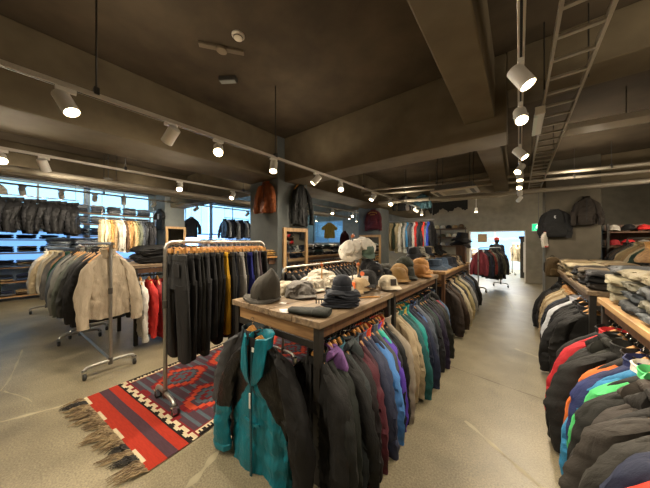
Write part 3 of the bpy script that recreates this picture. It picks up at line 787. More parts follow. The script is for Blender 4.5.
# ------------------------------------------------------------------ display tables with a garment rail underneath
def table(label, x0, x1, y0, y1, h, topm, apronm, legm=M_DKSTEEL, rail_x=None, th=.045, legs_mid=False, lip=.0):
    t = E('display_table', label, 'table', ((x0+x1)/2, (y0+y1)/2, 0)); w, l = x1-x0, y1-y0
    nb = max(3, int(w/.2)); tm = MB()
    for i in range(nb):
        tm.box((-w/2+w/nb*(i+.5), 0, h-th/2), (w/nb-.003, l, th))
    O('table_top', tm, topm, t, bevel=.004)
    for s in (-1, 1): O('end_apron', MB().box((0, s*(l/2-.05), h-th-.05), (w-.1, .03, .10)), apronm, t, bevel=.003)
    for sx in (-1, 1):
        O('side_apron', MB().box((sx*(w/2-.05), 0, h-th-.045), (.03, l-.1, .07)), M_DARKWOOD, t)
        for sy in (-1, 1): O('leg', MB().box((sx*(w/2-.045), sy*(l/2-.045), (h-th)/2), (.05, .05, h-th)), legm, t, bevel=.003)
    O('end_rail', MB().box((0, -l/2+.045, h-th-.125), (w-.12, .035, .05)), legm, t, bevel=.003)
    O('end_rail', MB().box((0, l/2-.045, h-th-.125), (w-.12, .035, .05)), legm, t, bevel=.003)
    for rx in (rail_x or []):
        m = MB().tube([(rx-(x0+x1)/2, -l/2+.05, h-.165), (rx-(x0+x1)/2, l/2-.05, h-.165)], .013, 10)
        k = -l/2+.1
        while k < l/2-.1:            # collars that space the hangers
            m.tube([(rx-(x0+x1)/2, k, h-.165), (rx-(x0+x1)/2, k+.012, h-.165)], .019, 10); k += .045
        O('hanging_rail', m, M_BLACKM, t)
    return t
table('near display table under the beanies, dark steel legs and worn plank top', -1.96, -.965, 1.16, 2.30, 1.05, M_TOPWOOD, M_PLANKX, rail_x=[-1.06])
table('second display table in the hat row, under the white cap stand', -1.96, -.965, 2.34, 4.02, 1.05, M_TOPWOOD, M_PLANKX, rail_x=[-1.06])
table('third display table of the hat row, pine topped under bucket hats', -1.96, -.95, 4.40, 7.0, 1.05, M_TOPWOOD2, M_PLANKX, legm=M_DARKWOOD, rail_x=[-1.06])
table('near folded denim table at the edge of the main aisle', .555, 1.55, 1.0, 3.28, 1.05, M_TOPWOOD2, M_PLANKX, rail_x=[.66])
table('farther folded trouser table on the column side of the aisle', .545, 1.45, 3.62, 6.3, 1.05, M_TOPWOOD, M_PLANKX, rail_x=[.64])
table('table under the big black garment pile beside the colourful sweatshirts', -5.5, -4.45, 1.05, 2.45, 1.2, M_TOPWOOD, M_PLANKX, rail_x=[-4.53])
table('low table of folded denim in front of the window shelves', -10.05, -9.2, .42, 1.75, 1.3, M_TOPWOOD2, M_PLANKX)
table('dark table with folded garments between the two grey columns', -5.4, -4.5, 4.9, 7.3, 1.17, M_TOPWOOD2, M_PLANKX, rail_x=[-4.56])
table('far table of rolled bundles behind the dark table', -7.6, -6.4, 6.6, 8.6, 1.17, M_TOPWOOD2, M_PLANKX)

# ------------------------------------------------------------------ rolling pipe racks
def caster(par, x, y):
    c = O('caster', MB().box((0, 0, .092), (.05, .045, .012)).box((0, .019, .06), (.036, .004, .065)).box((0, -.019, .06), (.036, .004, .065)), M_CHROME, par, (x, y, 0))
    O('wheel', MB().lathe([(.006, -.015), (.030, -.015), (.036, -.010), (.036, .010), (.030, .015), (.006, .015)], 18, M=Matrix.Translation((.012, 0, .036)) @ Matrix.Rotation(PI/2, 4, 'X')), M_RUBBER, c)
def rack(label, p, L, rz, h=1.53, w=.46, low=None, r=.017, m=M_PIPE):
    """pipe garment rack, rail along local X from 0 to L"""
    t = E('garment_rack', label, 'garment rack', (p[0], p[1], 0), rz)
    c = .07
    O('top_rail', MB().tube([(0, 0, h-c)]+arc((c, 0, h-c), c, PI, PI/2, 6)+arc((L-c, 0, h-c), c, PI/2, 0, 6)+[(L, 0, h-c-.001)], r, 12), m, t)
    for x in (0, L):
        O('pole', MB().tube([(x, 0, .12), (x, 0, h-c)], r, 12), m, t)
        O('pole_collar', MB().tube([(x, 0, .93), (x, 0, 1.0)], r*1.3, 12), M_STEEL, t); O('base_collar', MB().tube([(x, 0, .09), (x, 0, .17)], r*1.35, 12), M_STEEL, t)
        b = MB().tube([(x, -w/2, .10), (x, -w/2+.02, .125), (x, -w/2+.07, .135), (x, w/2-.07, .135), (x, w/2-.02, .125), (x, w/2, .10)], r*1.05, 12)
        O('base_bar', b, m, t)
        for s in (-1, 1): caster(t, x, s*w/2)
    if low: O('lower_rail', MB().tube([(0, 0, low), (L, 0, low)], r*.85, 10), m, t)
    return t
rack('rolling pipe rack full of dark trousers standing on the red rug', (-2.6, .86), 1.13, PI/2, 1.55, .42)
rack('rolling pipe rack with the beige fleece at its aisle end', (-3.83, .69), -1.55, .055, 1.53, .46, .14)
rack('second pipe rack of shirts toward the window shelves', (-5.65, .74), -2.6, .135, 1.42, .46)
rack('low pipe rack behind the hat row whose wooden hangers show above hats', (-2.42, 2.16), 1.9, PI/2, 1.21, .42)
rack('pipe rack with the maroon jacket at the doorway', (-1.0, 9.0), 1.5, math.atan2(1.4, .5), 1.36, .44)
rack('pipe rack of green and tan jackets behind the folded trouser table', (1.80, 5.3), 2.75, PI/2, 1.62, .46)
rack('short pipe rack of the dark green jacket at the frame edge', (-5.6, -.46), -.9, 0, 1.52, .44)
def rail(label, p, q, drop):
    """ceiling hung garment rail"""
    t = E('hanging_rail', label, 'garment rail', p); d = Vector(q)-Vector(p)
    O('rail_bar', MB().tube([(0, 0, 0), d], .014, 10), M_PIPE, t)
    for f_ in (.04, .96):
        a = d*f_; O('drop_rod', MB().tube([a, (a.x, a.y, drop-p[2])], .006, 6), M_STEEL, t)
rail('ceiling hung rail of black jackets in front of the windows', (-9.0, -.75, 2.62), (-9.0, 1.0, 2.62), ZC)
rail('ceiling hung rail of beige shirts before the window wall', (-8.75, 1.35, 2.22), (-8.75, 2.62, 2.22), ZC)
rail('high rail of colourful jackets in front of the raw concrete wall', (-3.95, 9.0, 2.34), (-2.3, 9.0, 2.34), ZC)
rail('ceiling hung rail of striped shirts beyond the window column', (-9.6, 4.3, 1.72), (-9.6, 6.7, 1.72), ZC)
rail('short high rail of dark jackets close to the far windows', (-9.4, 5.2, 2.55), (-9.4, 6.4, 2.55), ZC)

# ------------------------------------------------------------------ garments on the rails
BK, BK2, CH, NV = '#1c1c1b', '#24262a', '#35353a', '#222a42'
LEGX = 1
def twot(a, b, sp_=-.34, kind='plain', **k): return dict(b=(a, b, dict(split=sp_, kind=kind)), **k)
# near hat table, from its front leg
items = [
 ('black shell jacket', 'jacket', 0, dict(b=BK, z='#2c2c2c')),
 ('black hooded jacket with a purple collar', 'hooded', 1, dict(b='#1b1f1c', c='#7a5590')),
 ('very dark green shell jacket', 'jacket', 1, dict(b='#262c27', c='#23282a')),
 ('black jacket with a teal lining', 'coat', 2, dict(b='#1f2122', c='#3d6f7c')),
 ('charcoal hooded jacket', 'hooded', 0, dict(b='#333a3c', c='#3c4446')),
 ('black jacket with a red cuff', 'jacket', 2, dict(b='#201c1e', s=('#201c1e', '#c23350', {}) if 0 else '#241c20')),
 ('long burgundy coat', 'coat', 1, dict(b='#5a2230', s='#5a2230', c='#4c5d66')),
 ('burgundy nylon jacket', 'coat', 0, dict(b='#4f2230', c='#3a2730')),
 ('slate navy long coat', 'coat', 2, dict(b='#3a4058', c='#596079')),
 ('navy jacket with an orange collar', 'jacket', 2, dict(b='#39415c', c='#d8482a')),
 ('cornflower blue shell jacket with navy shoulders', 'coat', 1, dict(b=('#2e3550', '#4f86c9', dict(split=-.36)), s='#4b82c6', c='#2e3550')),
 ('dark grey shell jacket', 'jacket', 0, dict(b='#4a4d4e', c='#5c6062')),
 ('turquoise and violet wind jacket', 'jacket', 1, dict(b='#44c1ae', s='#5a3fb0', c='#5d4ab5')),
 ('charcoal jacket with a red collar', 'jacket', 2, dict(b='#2c2c30', c='#d24a30')),
 ('black wool jacket', 'sweat', 0, BK2),
 ('greige jacket with a soft collar', 'fleece', 0, dict(b='#8f8576', c='#988e80')),
]
row([it+(dict(h=1.09, w=1.06),) for it in items], (-1.06, 1.245), (0, .066), .885, -.22, 'near hat table rail', 'front leg', 'jackets under the near hat table')
items = [
 ('tan canvas coat', 'coat', 0, dict(b='#a8977a', c='#a08f72')),
 ('khaki jacket with a teal collar', 'coat', 1, dict(b='#9f9074', c='#2f6f6a')),
 ('deep teal shell jacket', 'coat', 2, dict(b='#1f5a5c', c='#246a68')),
 ('dark teal jacket with yellow piping', 'coat', 0, dict(b='#1f5350', s='#215c5e', c='#c5b24e', z='#d2bd52')),
 ('bright turquoise wind jacket', 'jacket', 0, dict(b='#1f8f8b', s='#1f8f8b')),
 ('navy shell jacket', 'coat', 1, dict(b='#232c48', c='#2b3757')),
 ('navy jacket with an amber chest band', 'coat', 2, dict(b=('#232a42', '#d39a2e', dict(split=-.5, kind='band')), s='#2a3350')),
 ('blue and navy jacket', 'jacket', 1, dict(b=('#232a42', '#3d6fae', dict(split=-.55)), s='#39619b')),
 ('mid grey jacket', 'jacket', 2, dict(b='#6d7480', s='#4d5562')),
 ('dark slate jacket', 'coat', 0, dict(b='#2f3a44', s='#34424c')),
 ('charcoal jacket', 'coat', 1, dict(b='#2b2e33', s='#30343a')),
 ('forest green jacket', 'jacket', 0, dict(b='#27453d')),
 ('plum black jacket', 'jacket', 2, dict(b='#2b2438', s='#332a48')),
 ('black jacket', 'jacket', 1, BK2),
 ('ink navy jacket', 'jacket', 0, '#1f2436'),
 ('dark olive jacket', 'jacket', 2, '#33352c'),
 ('black hooded jacket', 'hooded', 0, BK),
 ('crimson red jacket', 'jacket', 1, dict(b='#a02f3c', c='#a8333e')),
 ('steel blue jacket', 'jacket', 0, dict(b='#3d556f')),
]
row([it+(dict(h=1.05, w=1.04),) for it in items], (-1.06, 2.44), (0, .078), .885, -.2, 'second hat table rail', 'near end', 'jackets under the second hat table')
cols = [('dark brown corduroy jacket', '#3d3129'), ('dark brown leather jacket', '#332820'), ('brown suede jacket', '#473629'), ('black jacket', BK), ('black wool jacket', '#1f1f22'),
        ('cream striped jacket', '#b5a88c'), ('charcoal jacket', CH), ('khaki work jacket', '#96875f'), ('pale khaki jacket', '#b0a176'), ('dark olive jacket', '#4a4a38'), ('cream jacket', '#c2b697'),
        ('light grey jacket', '#9b9a94'), ('dark grey jacket', '#4d4f52'), ('navy jacket', NV), ('black shirt jacket', BK2), ('denim blue jacket', '#45566d'), ('grey shirt', '#6d6f70'), ('black coat', BK), ('charcoal coat', CH)]
row([(d, ['jacket', 'shirt', 'coat'][i % 3], i % 3, c) for i, (d, c) in enumerate(cols)], (-1.06, 4.52), (0, .13), .885, 0, 'bucket hat table rail', 'near end', 'jackets under the bucket hat table')
# aisle side, folded denim table
R.seed(3)
items = [
 ('olive quilted jacket', 'puffer', 1, dict(b='#50503c')),
 ('red shell jacket', 'jacket', 0, dict(b='#c8321f', c='#d8d4cc')),
 ('navy blue jacket', 'jacket', 1, dict(b='#262f4c')),
 ('dark grey jacket with olive lining', 'jacket', 2, dict(b='#3b3934', c='#6b6543')),
 ('dark taupe down jacket', 'puffer', 0, dict(b='#3f3a34', c='#433e38')),
 ('charcoal hooded jacket', 'hooded', 2, dict(b='#302e2b')),
 ('grey brown hooded jacket', 'hooded', 1, dict(b='#403a35', c='#47413b')),
 ('black jacket with a bright green collar', 'coat', 0, dict(b='#232420', s='#2a2b27', c='#58c878')),
 ('black and green ski jacket', 'coat', 1, dict(b='#20221f', s=('#4fbf70'), c='#55c878')),
 ('cyan blue shell jacket', 'coat', 2, dict(b='#2b6f9c', s='#2f7fae', c='#e4ddd0')),
 ('navy padded jacket', 'coat', 0, dict(b='#26305c', s='#28336a', c='#2c3668')),
 ('brown jacket with an orange sleeve', 'coat', 1, dict(b='#2b2622', s='#c9682c', c='#302a26')),
 ('black padded jacket', 'puffer', 0, dict(b='#232321')),
 ('dark olive shell jacket', 'hooded', 1, dict(b='#2b2c26')),
 ('black hooded shell jacket', 'hooded', 2, dict(b='#1e1f1d')),
 ('charcoal shell jacket', 'jacket', 1, dict(b='#2d2d2b')),
 ('bright red shell coat', 'coat', 2, dict(b='#b3232c', c='#c62d30')),
 ('black wool coat', 'coat', 0, dict(b='#1c1c1b')),
]
R.seed(11)
WID = {7: 1.30, 8: 1.02, 9: 1.04, 10: 1.26, 11: 1.10, 12: 1.26, 13: 1.2, 14: 1.2, 15: 1.15, 16: 1.12}
row([it+(dict(w=WID.get(i, 1.2)*1.06, d=.95, h=1.03),) for i, it in enumerate(items)], (.62, 1.40), (0, .103), .885, .30, 'denim table rail', 'near end', 'jackets under the folded denim table', jit=.14)
cols = [('black sweatshirt', BK, 'sweat'), ('black crew sweatshirt', '#191919', 'sweat'), ('black fleece', '#1d1d1e', 'fleece'), ('jet black sweatshirt', '#161616', 'sweat'), ('black zip jacket', BK, 'jacket'), ('dark charcoal sweatshirt', '#242427', 'sweat'),
        ('white striped track jacket', '#c9ccd2', 'jacket'), ('black track jacket', '#1f2024', 'jacket'), ('navy grey sweatshirt', '#3a4150', 'sweat'), ('oatmeal sweatshirt', '#b3a284', 'sweat'), ('beige sweatshirt', '#a99678', 'sweat'),
        ('tan sweatshirt', '#9c8765', 'sweat'), ('cream sweatshirt', '#c4b798', 'sweat'), ('sand sweatshirt', '#b09c78', 'sweat'), ('dark brown sweatshirt', '#41352a', 'sweat'), ('black hoodie', BK, 'hooded'), ('charcoal hoodie', CH, 'hooded'), ('black jacket', '#202022', 'jacket')]
row([(d, k, i % 3, c, dict(w=1.1, d=1.2, h=1.02)) for i, (d, c, k) in enumerate(cols)], (.62, 3.74), (0, .135), .885, .2, 'trouser table rail', 'near end', 'sweatshirts under the folded trouser table')
# trouser rack on the rug
cols = [('black cargo trousers', '#262626'), ('charcoal cargo trousers', '#333334'), ('black snow trousers', '#222223'), ('black nylon trousers', '#1d1d1e'), ('dark olive trousers', '#2c2c28'), ('graphite trousers', '#303033'),
        ('black wind trousers', '#202022'), ('dark brown trousers', '#33302c'), ('black track trousers', '#1b1c1f'), ('mustard yellow trousers', '#c99a25'), ('black trousers', '#1e1e1e'), ('navy trousers', '#1f2434'), ('pale grey striped trousers', '#9b9894'),
        ('black satin trousers', '#19191a'), ('royal blue trousers', '#252f8c'), ('ink black trousers', '#1b1c22'), ('white piped black trousers', '#77777a'), ('dusky plum trousers', '#4a3d44'), ('black wool trousers', '#1d1d1d'), ('black chinos', '#202021')]
row([(d, 'pants', i % 3, c, dict(h=1.07 if i < 5 else 1.0, w=1.06 if i < 4 else .95)) for i, (d, c) in enumerate(cols)], (-2.6, .935), (0, .052), 1.55, 0, 'trouser rack', 'near end', 'trousers on the rug rack', jit=.12)
# fleece rack: nearest end first (rail runs away along -X)
cols = [('beige fleece pullover', dict(b='#a89a84', c='#8f8068'), 'fleece'), ('black sweatshirt', '#1d1d1d', 'sweat'), ('jet black jacket', '#181818', 'jacket'), ('black fleece', '#1f1f20', 'fleece'), ('dark grey jacket', '#3b3c3a', 'jacket'), ('grey green jacket', '#4f544b', 'jacket'),
        ('charcoal jacket', '#303033', 'jacket'), ('olive grey shirt', '#5f6156', 'shirt'), ('grey work jacket', '#6a6a64', 'jacket'), ('black hooded jacket', '#222222', 'hooded'), ('ash grey jacket', '#77766f', 'jacket'), ('slate jacket', '#4a5056', 'jacket')]
row([(d, k, i % 3, c, dict(w=.92 if i == 0 else .98, h=1.16 if i == 0 else 1.12)) for i, (d, c, k) in enumerate(cols)], (-3.93, .685), (-.12, -.0066), 1.53, PI/2+.05, 'fleece rack', 'aisle end', 'jackets on the fleece rack', jit=.08)
cols = [('mottled grey shirt', '#77726c'), ('patterned grey shirt', '#8c867c'), ('tan jacket', '#a58763'), ('camel jacket', '#b08b5a'), ('dark green jacket', '#27513f'), ('forest green shirt', '#2d5a48'), ('peach shirt', '#c09a78'), ('grey flannel shirt', '#767471'), ('cream jacket', '#cbbd9e'),
        ('ivory jacket', '#d2c7ae'), ('white shirt', '#d6cfbf'), ('pale sand jacket', '#c0ae8b'), ('cream shirt', '#cfc3a8'), ('light grey shirt', '#a7a59f')]
row([(d, ['shirt', 'jacket'][i % 2], i % 3, c, dict(h=1.10, w=.86)) for i, (d, c) in enumerate(cols)], (-5.78, .72), (-.17, -.023), 1.42, PI/2+.13, 'second shirt rack', 'aisle end', 'shirts on the second rack', hang=False)
# low rack behind the hat row
row([('dark garment', 'shirt', i % 3, ['#1d1d1e', '#2a2c30', '#3b3b3b', '#23252c'][i % 4]) for i in range(17)], (-2.42, 2.28), (0, .10), 1.21, PI/2*0, 'low rack behind the hats', 'near end', 'dark garments on the low rack')
# colourful sweatshirts under the black pile table
cols = [('white sweatshirt', '#cfcac0'), ('bright red sweatshirt', '#c02a24'), ('dark red sweatshirt', '#8f1f23'), ('crimson sweatshirt', '#a52a2c'), ('bottle green sweatshirt', '#1f4a38'), ('black sweatshirt', BK), ('dark grey sweatshirt', '#3c3c3e'), ('navy sweatshirt', NV), ('black hoodie', '#1a1a1c'), ('grey sweatshirt', '#55565a'), ('brown sweatshirt', '#4a3526')]
row([(d, 'sweat', i % 3, c, dict(h=1.1)) for i, (d, c) in enumerate(cols)], (-4.5, 1.16), (0, .11), 1.07, 0, 'black pile table rail', 'near end', 'sweatshirts under the black pile table', far=False)
# rails by the windows
row([('black padded jacket', 'puffer', i % 3, ['#0c0c0f', '#101014', '#09090b'][i % 3], dict(w=1.15, d=1.25, h=1.02)) for i in range(15)], (-9.0, -.66), (0, .112), 2.62, 0, 'high window rail', 'near end', 'black jackets on the high window rail', hang=False)
cols = [('cream cable sweater', '#c9b893'), ('ivory shirt', '#d3c7ab'), ('beige shirt', '#bba681'), ('amber shirt', '#b38a4e'), ('tan shirt', '#a58a66'), ('white shirt', '#d9d4c6'), ('pale grey shirt', '#b7b3a8'), ('printed white shirt', '#cfcac0'), ('brown shirt', '#5a4534'), ('tan checked shirt', '#ae8c62'), ('camel shirt', '#a98250'), ('sand shirt', '#bfa67c'), ('olive shirt', '#85825f'),
        ('grey green shirt', '#6f7464'), ('grey shirt', '#606468'), ('slate shirt', '#474e59'), ('dark grey shirt', '#3a3d42'), ('black shirt', '#222226'), ('charcoal shirt', '#2c2c30'), ('faded black shirt', '#333338')]
row([(d, 'shirt', i % 3, c, dict(h=1.05)) for i, (d, c) in enumerate(cols)], (-8.75, 1.40), (0, .061), 2.22, 0, 'beige shirt rail', 'near end', 'shirts on the beige shirt rail', hang=False, far=True)
cs = ['#9aa6b2', '#6f8194', '#c3c8ca', '#5f7288', '#8795a0', '#b7bcbf', '#4d6076']
row([(['pale striped shirt', 'blue grey shirt', 'white striped shirt', 'blue shirt', 'grey striped shirt', 'off white shirt', 'denim shirt'][i % 7], 'shirt', i % 3, cs[i % 7]) for i in range(24)], (-9.6, 4.4), (0, .098), 1.72, 0, 'striped shirt rail', 'near end', 'shirts on the striped shirt rail', hang=False, far=True)
row([(['black jacket', 'dark navy jacket', 'grey white jacket'][(i*2) % 3], 'jacket', i % 3, ['#17171a', '#1c2230', '#a3a7ac'][(i*2) % 3]) for i in range(9)], (-9.4, 5.25), (0, .13), 2.55, 0, 'short far window rail', 'near end', 'jackets on the short high rail', hang=False, far=True)
# colourful jackets on the high rail
cols = [('tan coat', '#9d8a64'), ('khaki coat', '#a5936d'), ('dark green coat', '#39442f'), ('cream jacket', '#c8bb96'), ('beige jacket', '#b7a880'), ('white jacket', '#d0ccc0'), ('grey green jacket', '#717b70'), ('pale grey jacket', '#b2b2ac'), ('sky blue jacket', '#3f8ac0'), ('grey jacket', '#686c72'), ('slate jacket', '#4a5058'),
        ('white and red jacket', '#c9c4bc'), ('scarlet jacket', '#d0332a'), ('dark grey jacket', '#42454c'), ('charcoal jacket', '#35373c'), ('vermilion jacket', '#cf3a2a'), ('grey blue jacket', '#6a7485'), ('royal blue jacket', '#2c46b4'), ('black jacket', '#232326')]
row([(d, ['jacket', 'coat'][i % 2], i % 3, (c if 'white and red' not in d else dict(b=('#c9c4bc', '#c93530', dict(split=-.5)), s='#c9c4bc')), dict(h=1.22)) for i, (d, c) in enumerate(cols)], (-3.88, 9.0), (.083, 0), 2.34, PI/2, 'high concrete wall rail', 'dark column end', 'jackets on the high rail', hang=False, far=True)
# rack at the doorway
vx, vy = math.cos(math.atan2(1.4, .5)), math.sin(math.atan2(1.4, .5))
cols = [('maroon varsity jacket with tan sleeves', dict(b='#6e1f2b', s='#6e1f2b', c='#4c1620'), 'jacket'), ('black jacket with white piping', dict(b='#22242c', c='#b9b9b9'), 'jacket'), ('navy jacket', '#252b40', 'jacket'), ('black leather jacket', '#1c1b1b', 'coat'), ('red brown jacket', '#7c3028', 'jacket'), ('grey brown shirt', '#6a6355', 'shirt'),
        ('charcoal coat', '#313133', 'coat'), ('black coat', '#1e1e1f', 'coat'), ('olive coat', '#4c4a3c', 'coat'), ('black wool coat', '#232325', 'coat'), ('dark grey coat', '#38383a', 'coat')]
row([(d, k, i % 3, c, dict(w=.85, h=1.06)) for i, (d, c, k) in enumerate(cols)], (-1.0+.1*vx, 9.0+.1*vy), (.13*vx, .13*vy), 1.36, math.atan2(1.4, .5)-PI/2, 'doorway rack', 'near end', 'jackets on the doorway rack', hang=False)
# rack behind the folded trousers
cols = [('black jacket', '#191a18'), ('blackish green jacket', '#20261f'), ('dark olive jacket', '#2f3528'), ('black waxed jacket', '#1c1e1a'), ('dark green jacket', '#26352a'), ('olive jacket', '#3c4433'), ('forest green jacket', '#2c4534'), ('green jacket with cream lining', '#34543f'), ('cream jacket', '#c8b694'), ('tan jacket', '#a08258'), ('camel jacket', '#ab8a5c'), ('khaki jacket', '#8f7a54'), ('sand jacket', '#a8946c'), ('grey jacket', '#5f5c54'), ('charcoal jacket', '#3f3c38'), ('brown jacket', '#4f3e2c'), ('black coat', '#1f1f1f'), ('dark brown coat', '#3a2e22')]
row([(d, ['jacket', 'coat'][i % 2], i % 3, c, dict(w=1.12, h=1.1, d=1.2)) for i, (d, c) in enumerate(cols)], (1.78, 5.6), (0, .132), 1.60, 0, 'green and tan jacket rack', 'near end', 'jackets on the green and tan rack', hang=False)
# garments under the dark table between columns (hangers in a row)
row([('dark blue jeans', 'jeans', i % 3, ['#1f2638', '#232c44', '#1b2030', '#2a3450'][i % 4], dict(h=.85)) for i in range(18)], (-4.56, 5.02), (0, .125), 1.03, 0, 'dark table rail', 'near end', 'jeans under the dark table', hang=False, far=True)
for i in range(18):
    hanger((-4.53, 5.02+.125*i, 1.05), R.uniform(-.1, .1), 'wooden hanger, %s from the near end of the dark table rail' % ORD[i+1], 'hangers under the dark table')

# ------------------------------------------------------------------ single garments on show
def hung(kind, v, spec, loc, rz, label, sc=(1, 1, 1), hl=None, extra=None, rot=None):
    e = garment(kind, v, mats3(spec), loc, rz, label, None, rot=rot, sc=sc)
    if hl: hanger(loc, rz, hl)
    if extra: O('hanging_cord', MB().tube([(0, 0, -.10), (0, 0, (ZC-loc[2])/sc[2])], .004, 6), M_BLACKM, e)
    return e
# teal and black shell jacket on the table end, and the one behind it
TEAL = '#0d7485'
def teal_jacket():
    loc, rz = (-1.40, 1.045, .955), .10
    e = E('shell_jacket', 'teal shell jacket with black shoulders hung on the near end of the hat table', 'jacket', loc, rz)
    s = 5; L = .93
    tb = C('#181818', TEAL, split=-.30, kind='vneck', rough=.42, wr=.7)
    O('body', torso(s, L, .245, .30, .055, .07, .022), tb, e)
    kw = dict(ws=.245, Ls=.66, r0=.092, r1=.072, splay=.13, fwd=-.05)
    cuffc = C('#202020', TEAL, split=-.60, rough=.42, wr=.7); cuffb = C('#1b1b1b', TEAL, split=-.70, rough=.5, wr=.7)
    O('sleeve', sleeve(s, -1, **kw), cuffc, e); O('sleeve', sleeve(s, 1, **dict(kw, splay=.21)), C('#161616'), e)
    for sd, m in ((-1, C(TEAL, rough=.42)), (1, C('#1b1b1b'))): O('cuff', cuffm(s, sd, **dict(kw, splay=.21 if sd > 0 else .13)), m, e)
    tl = C(TEAL, rough=.4, wr=.8)
    O('collar', collar_stand(3, .045, openf=.95, w=.092, d=.07, lean=.015).crumple(.016, 4, (14, 14, 14)), tl, e)
    flap = MB()
    for sd, x0 in ((-1, -.075), (1, .075)):       # collar lapels falling open over the chest
        flap.loft([[(x0*1.1+sd*.03, -.035, -.04), (x0*.65, -.078, -.04), (x0*.65, -.088, -.045), (x0*1.1+sd*.032, -.045, -.045)],
                   [(x0*1.15+sd*.035, -.065, -.16), (x0*.45, -.09, -.17), (x0*.45, -.10, -.17), (x0*1.15+sd*.035, -.077, -.16)],
                   [(x0*1.0+sd*.025, -.075, -.27), (x0*.3, -.095, -.29), (x0*.3, -.103, -.29), (x0*1.0+sd*.025, -.085, -.27)],
                   [(x0*.6, -.075, -.34), (x0*.15, -.085, -.35), (x0*.15, -.092, -.35), (x0*.6, -.082, -.34)]])
    O('lapel', flap.crumple(.012, 6, (16, 16, 12)), tl, e)
    O('lining', MB().loft([[(-.05, -.062, -.05), (.05, -.062, -.05)], [(-.04, -.075, -.2), (.035, -.075, -.2)], [(-.012, -.08, -.33), (.012, -.08, -.33)]], cap=False, closed=False), C('#141618'), e)
    O('zipper', zipm(s, L-.02, dep=.068), C('#0c4954', rough=.4), e)
    O('zip_pull', MB().box((.004, -.098, -.45), (.012, .006, .10)), M_WHITE, e)
    O('neck_label', MB().box((.012, -.079, -.12), (.022, .002, .03)), M_WHITE, e)
    for sd in (-1, 1): O('pocket_flap', MB().box((sd*.13, -.078, -.60), (.10, .012, .016), M=Matrix.Rotation(sd*.25, 4, 'Y')), tl, e)
    O('drawcord_toggle', MB().lathe([(.001, 0), (.008, .003), (.008, .02), (.001, .024)], 10, M=Matrix.Translation((.02, -.09, -.30))), M_BLACKM, e)
    hanger(loc, rz, 'wooden hanger of the teal jacket hooked on the table end')
teal_jacket()
hung('coat', 1, dict(b='#222224', s='#46484a', c='#26353a'), (-1.56, 1.09, .98), .06, 'black jacket with sheeny grey sleeve behind the teal jacket', (1.25, 1, 1.0), 'wooden hanger of the black jacket behind the teal one')
hung('jacket', 1, dict(b='#8a4a22', z='#5a2f16'), (-3.72, 2.90, 2.75), 0, 'rust brown zip jacket hung high on the near column', (.84, 1, .80), 'wooden hanger of the rust brown jacket on the column')
hung('jacket', 2, dict(b='#0f1513', c='#121917'), (-3.395, 3.50, 2.80), PI/2, 'blackish green satin jacket hung on the mirror side of the near column', (.82, 1, 1.1), 'dark hanger of the blackish green jacket on the column')
ms = hung('sweat', 0, dict(b='#5e1822', s='#5e1822', c='#561520'), (-3.98, 7.70, 2.78), 0, 'maroon sweatshirt with gold arched lettering on the far column', (1.05, 1, 1.0))
gl = MB()
for i in range(7):
    a = PI/2+(i-3)*-.16; gl.box((.32*math.cos(a), -.056, -.52+.32*math.sin(a)), (.026, .003, .034), M=None)
for i in range(5): gl.box((-.07+i*.035, -.056, -.285), (.022, .003, .022))
O('chest_lettering', gl, simple('gold_print', '#b08a3a', .6), ms)
ks = hung('sweat', 1, dict(b='#141414', s='#141414', c='#151515'), (.66, 7.94, 2.42), 0, 'black sweatshirt hung high on the pillar beside the exit sign', (.95, 1, .92), None)
O('chest_print', MB().box((0, -.058, -.30), (.022, .003, .055)).box((.012, -.058, -.33), (.02, .003, .02)).box((.012, -.058, -.275), (.02, .003, .012)), simple('print_white', '#b9b9b9', .6), ks)
hung('jacket', 0, dict(b='#33291f', c='#2e251c'), (1.18, 7.93, 2.62), 0, 'dim brown jacket hung beside the black sweatshirt on the pillar', (.78, 1, .85))
kt = hung('tee', 0, dict(b='#17171a', s='#17171a', c='#1b1b1f'), (-9.2, 2.88, 2.72), 0, 'black t-shirt with pale print on the window side column', (1.2, 1, 1.0))
O('chest_print', MB().lathe([(.05, -.001), (.075, -.001), (.075, .001), (.05, .001)], 20, M=Matrix.Translation((0, -.04, -.36)) @ Matrix.Rotation(PI/2, 4, 'X')).box((0, -.042, -.27), (.17, .002, .02)), simple('print_grey', '#8d9096', .6), kt)
hung('coat', 0, dict(b='#20242c', s='#1f232b', c='#8f959b'), (-10.2, 4.3, 2.62), PI/2, 'dark coat hung in the window beyond the grey column', (1, 1, .95), extra=True)
hung('tee', 1, dict(b='#15161a', s='#15161a'), (-9.4, 7.1, 2.55), .3, 'black t-shirt hung beside the rust jacket column', (1.1, 1, 1.1), extra=True)
hung('tee', 2, dict(b='#b9a04c', s='#b9a04c', c='#a89040'), (-6.2, 8.1, 2.45), .5, 'yellow t-shirt hung high beyond the dark table', (.95, 1, .95), extra=True)
hung('sweat', 2, dict(b='#4c1620', s='#4c1620'), (-4.1, 6.1, 1.95), .6, 'dark maroon sweatshirt hung beside the far column', (.45, .8, .7), extra=True)
hung('tee', 1, dict(b='#d6d0c4', s='#d6d0c4'), (-6.6, -.46, 2.75), PI/2, 'white t-shirt hung at the frame edge near the windows', (1.0, 1, 1.0), extra=True)
hung('jacket', 0, dict(b='#2b352b', c='#2b352b'), (-5.75, -.46, 1.5), PI/2, 'dark green jacket at the frame edge by the second shirt rack', (.9, 1, .9))
hung('jacket', 2, dict(b='#11100f', s='#11100f'), (-2.98, 7.98, 3.12), 0, 'black jacket hung high above the colourful jacket rail', (1.0, 1, .62), extra=True)
hung('jacket', 1, dict(b='#123a44', s='#123a44'), (-2.40, 7.98, 3.12), 0, 'dark teal jacket hung high beside the ragged black paint', (.8, 1, .62), extra=True)
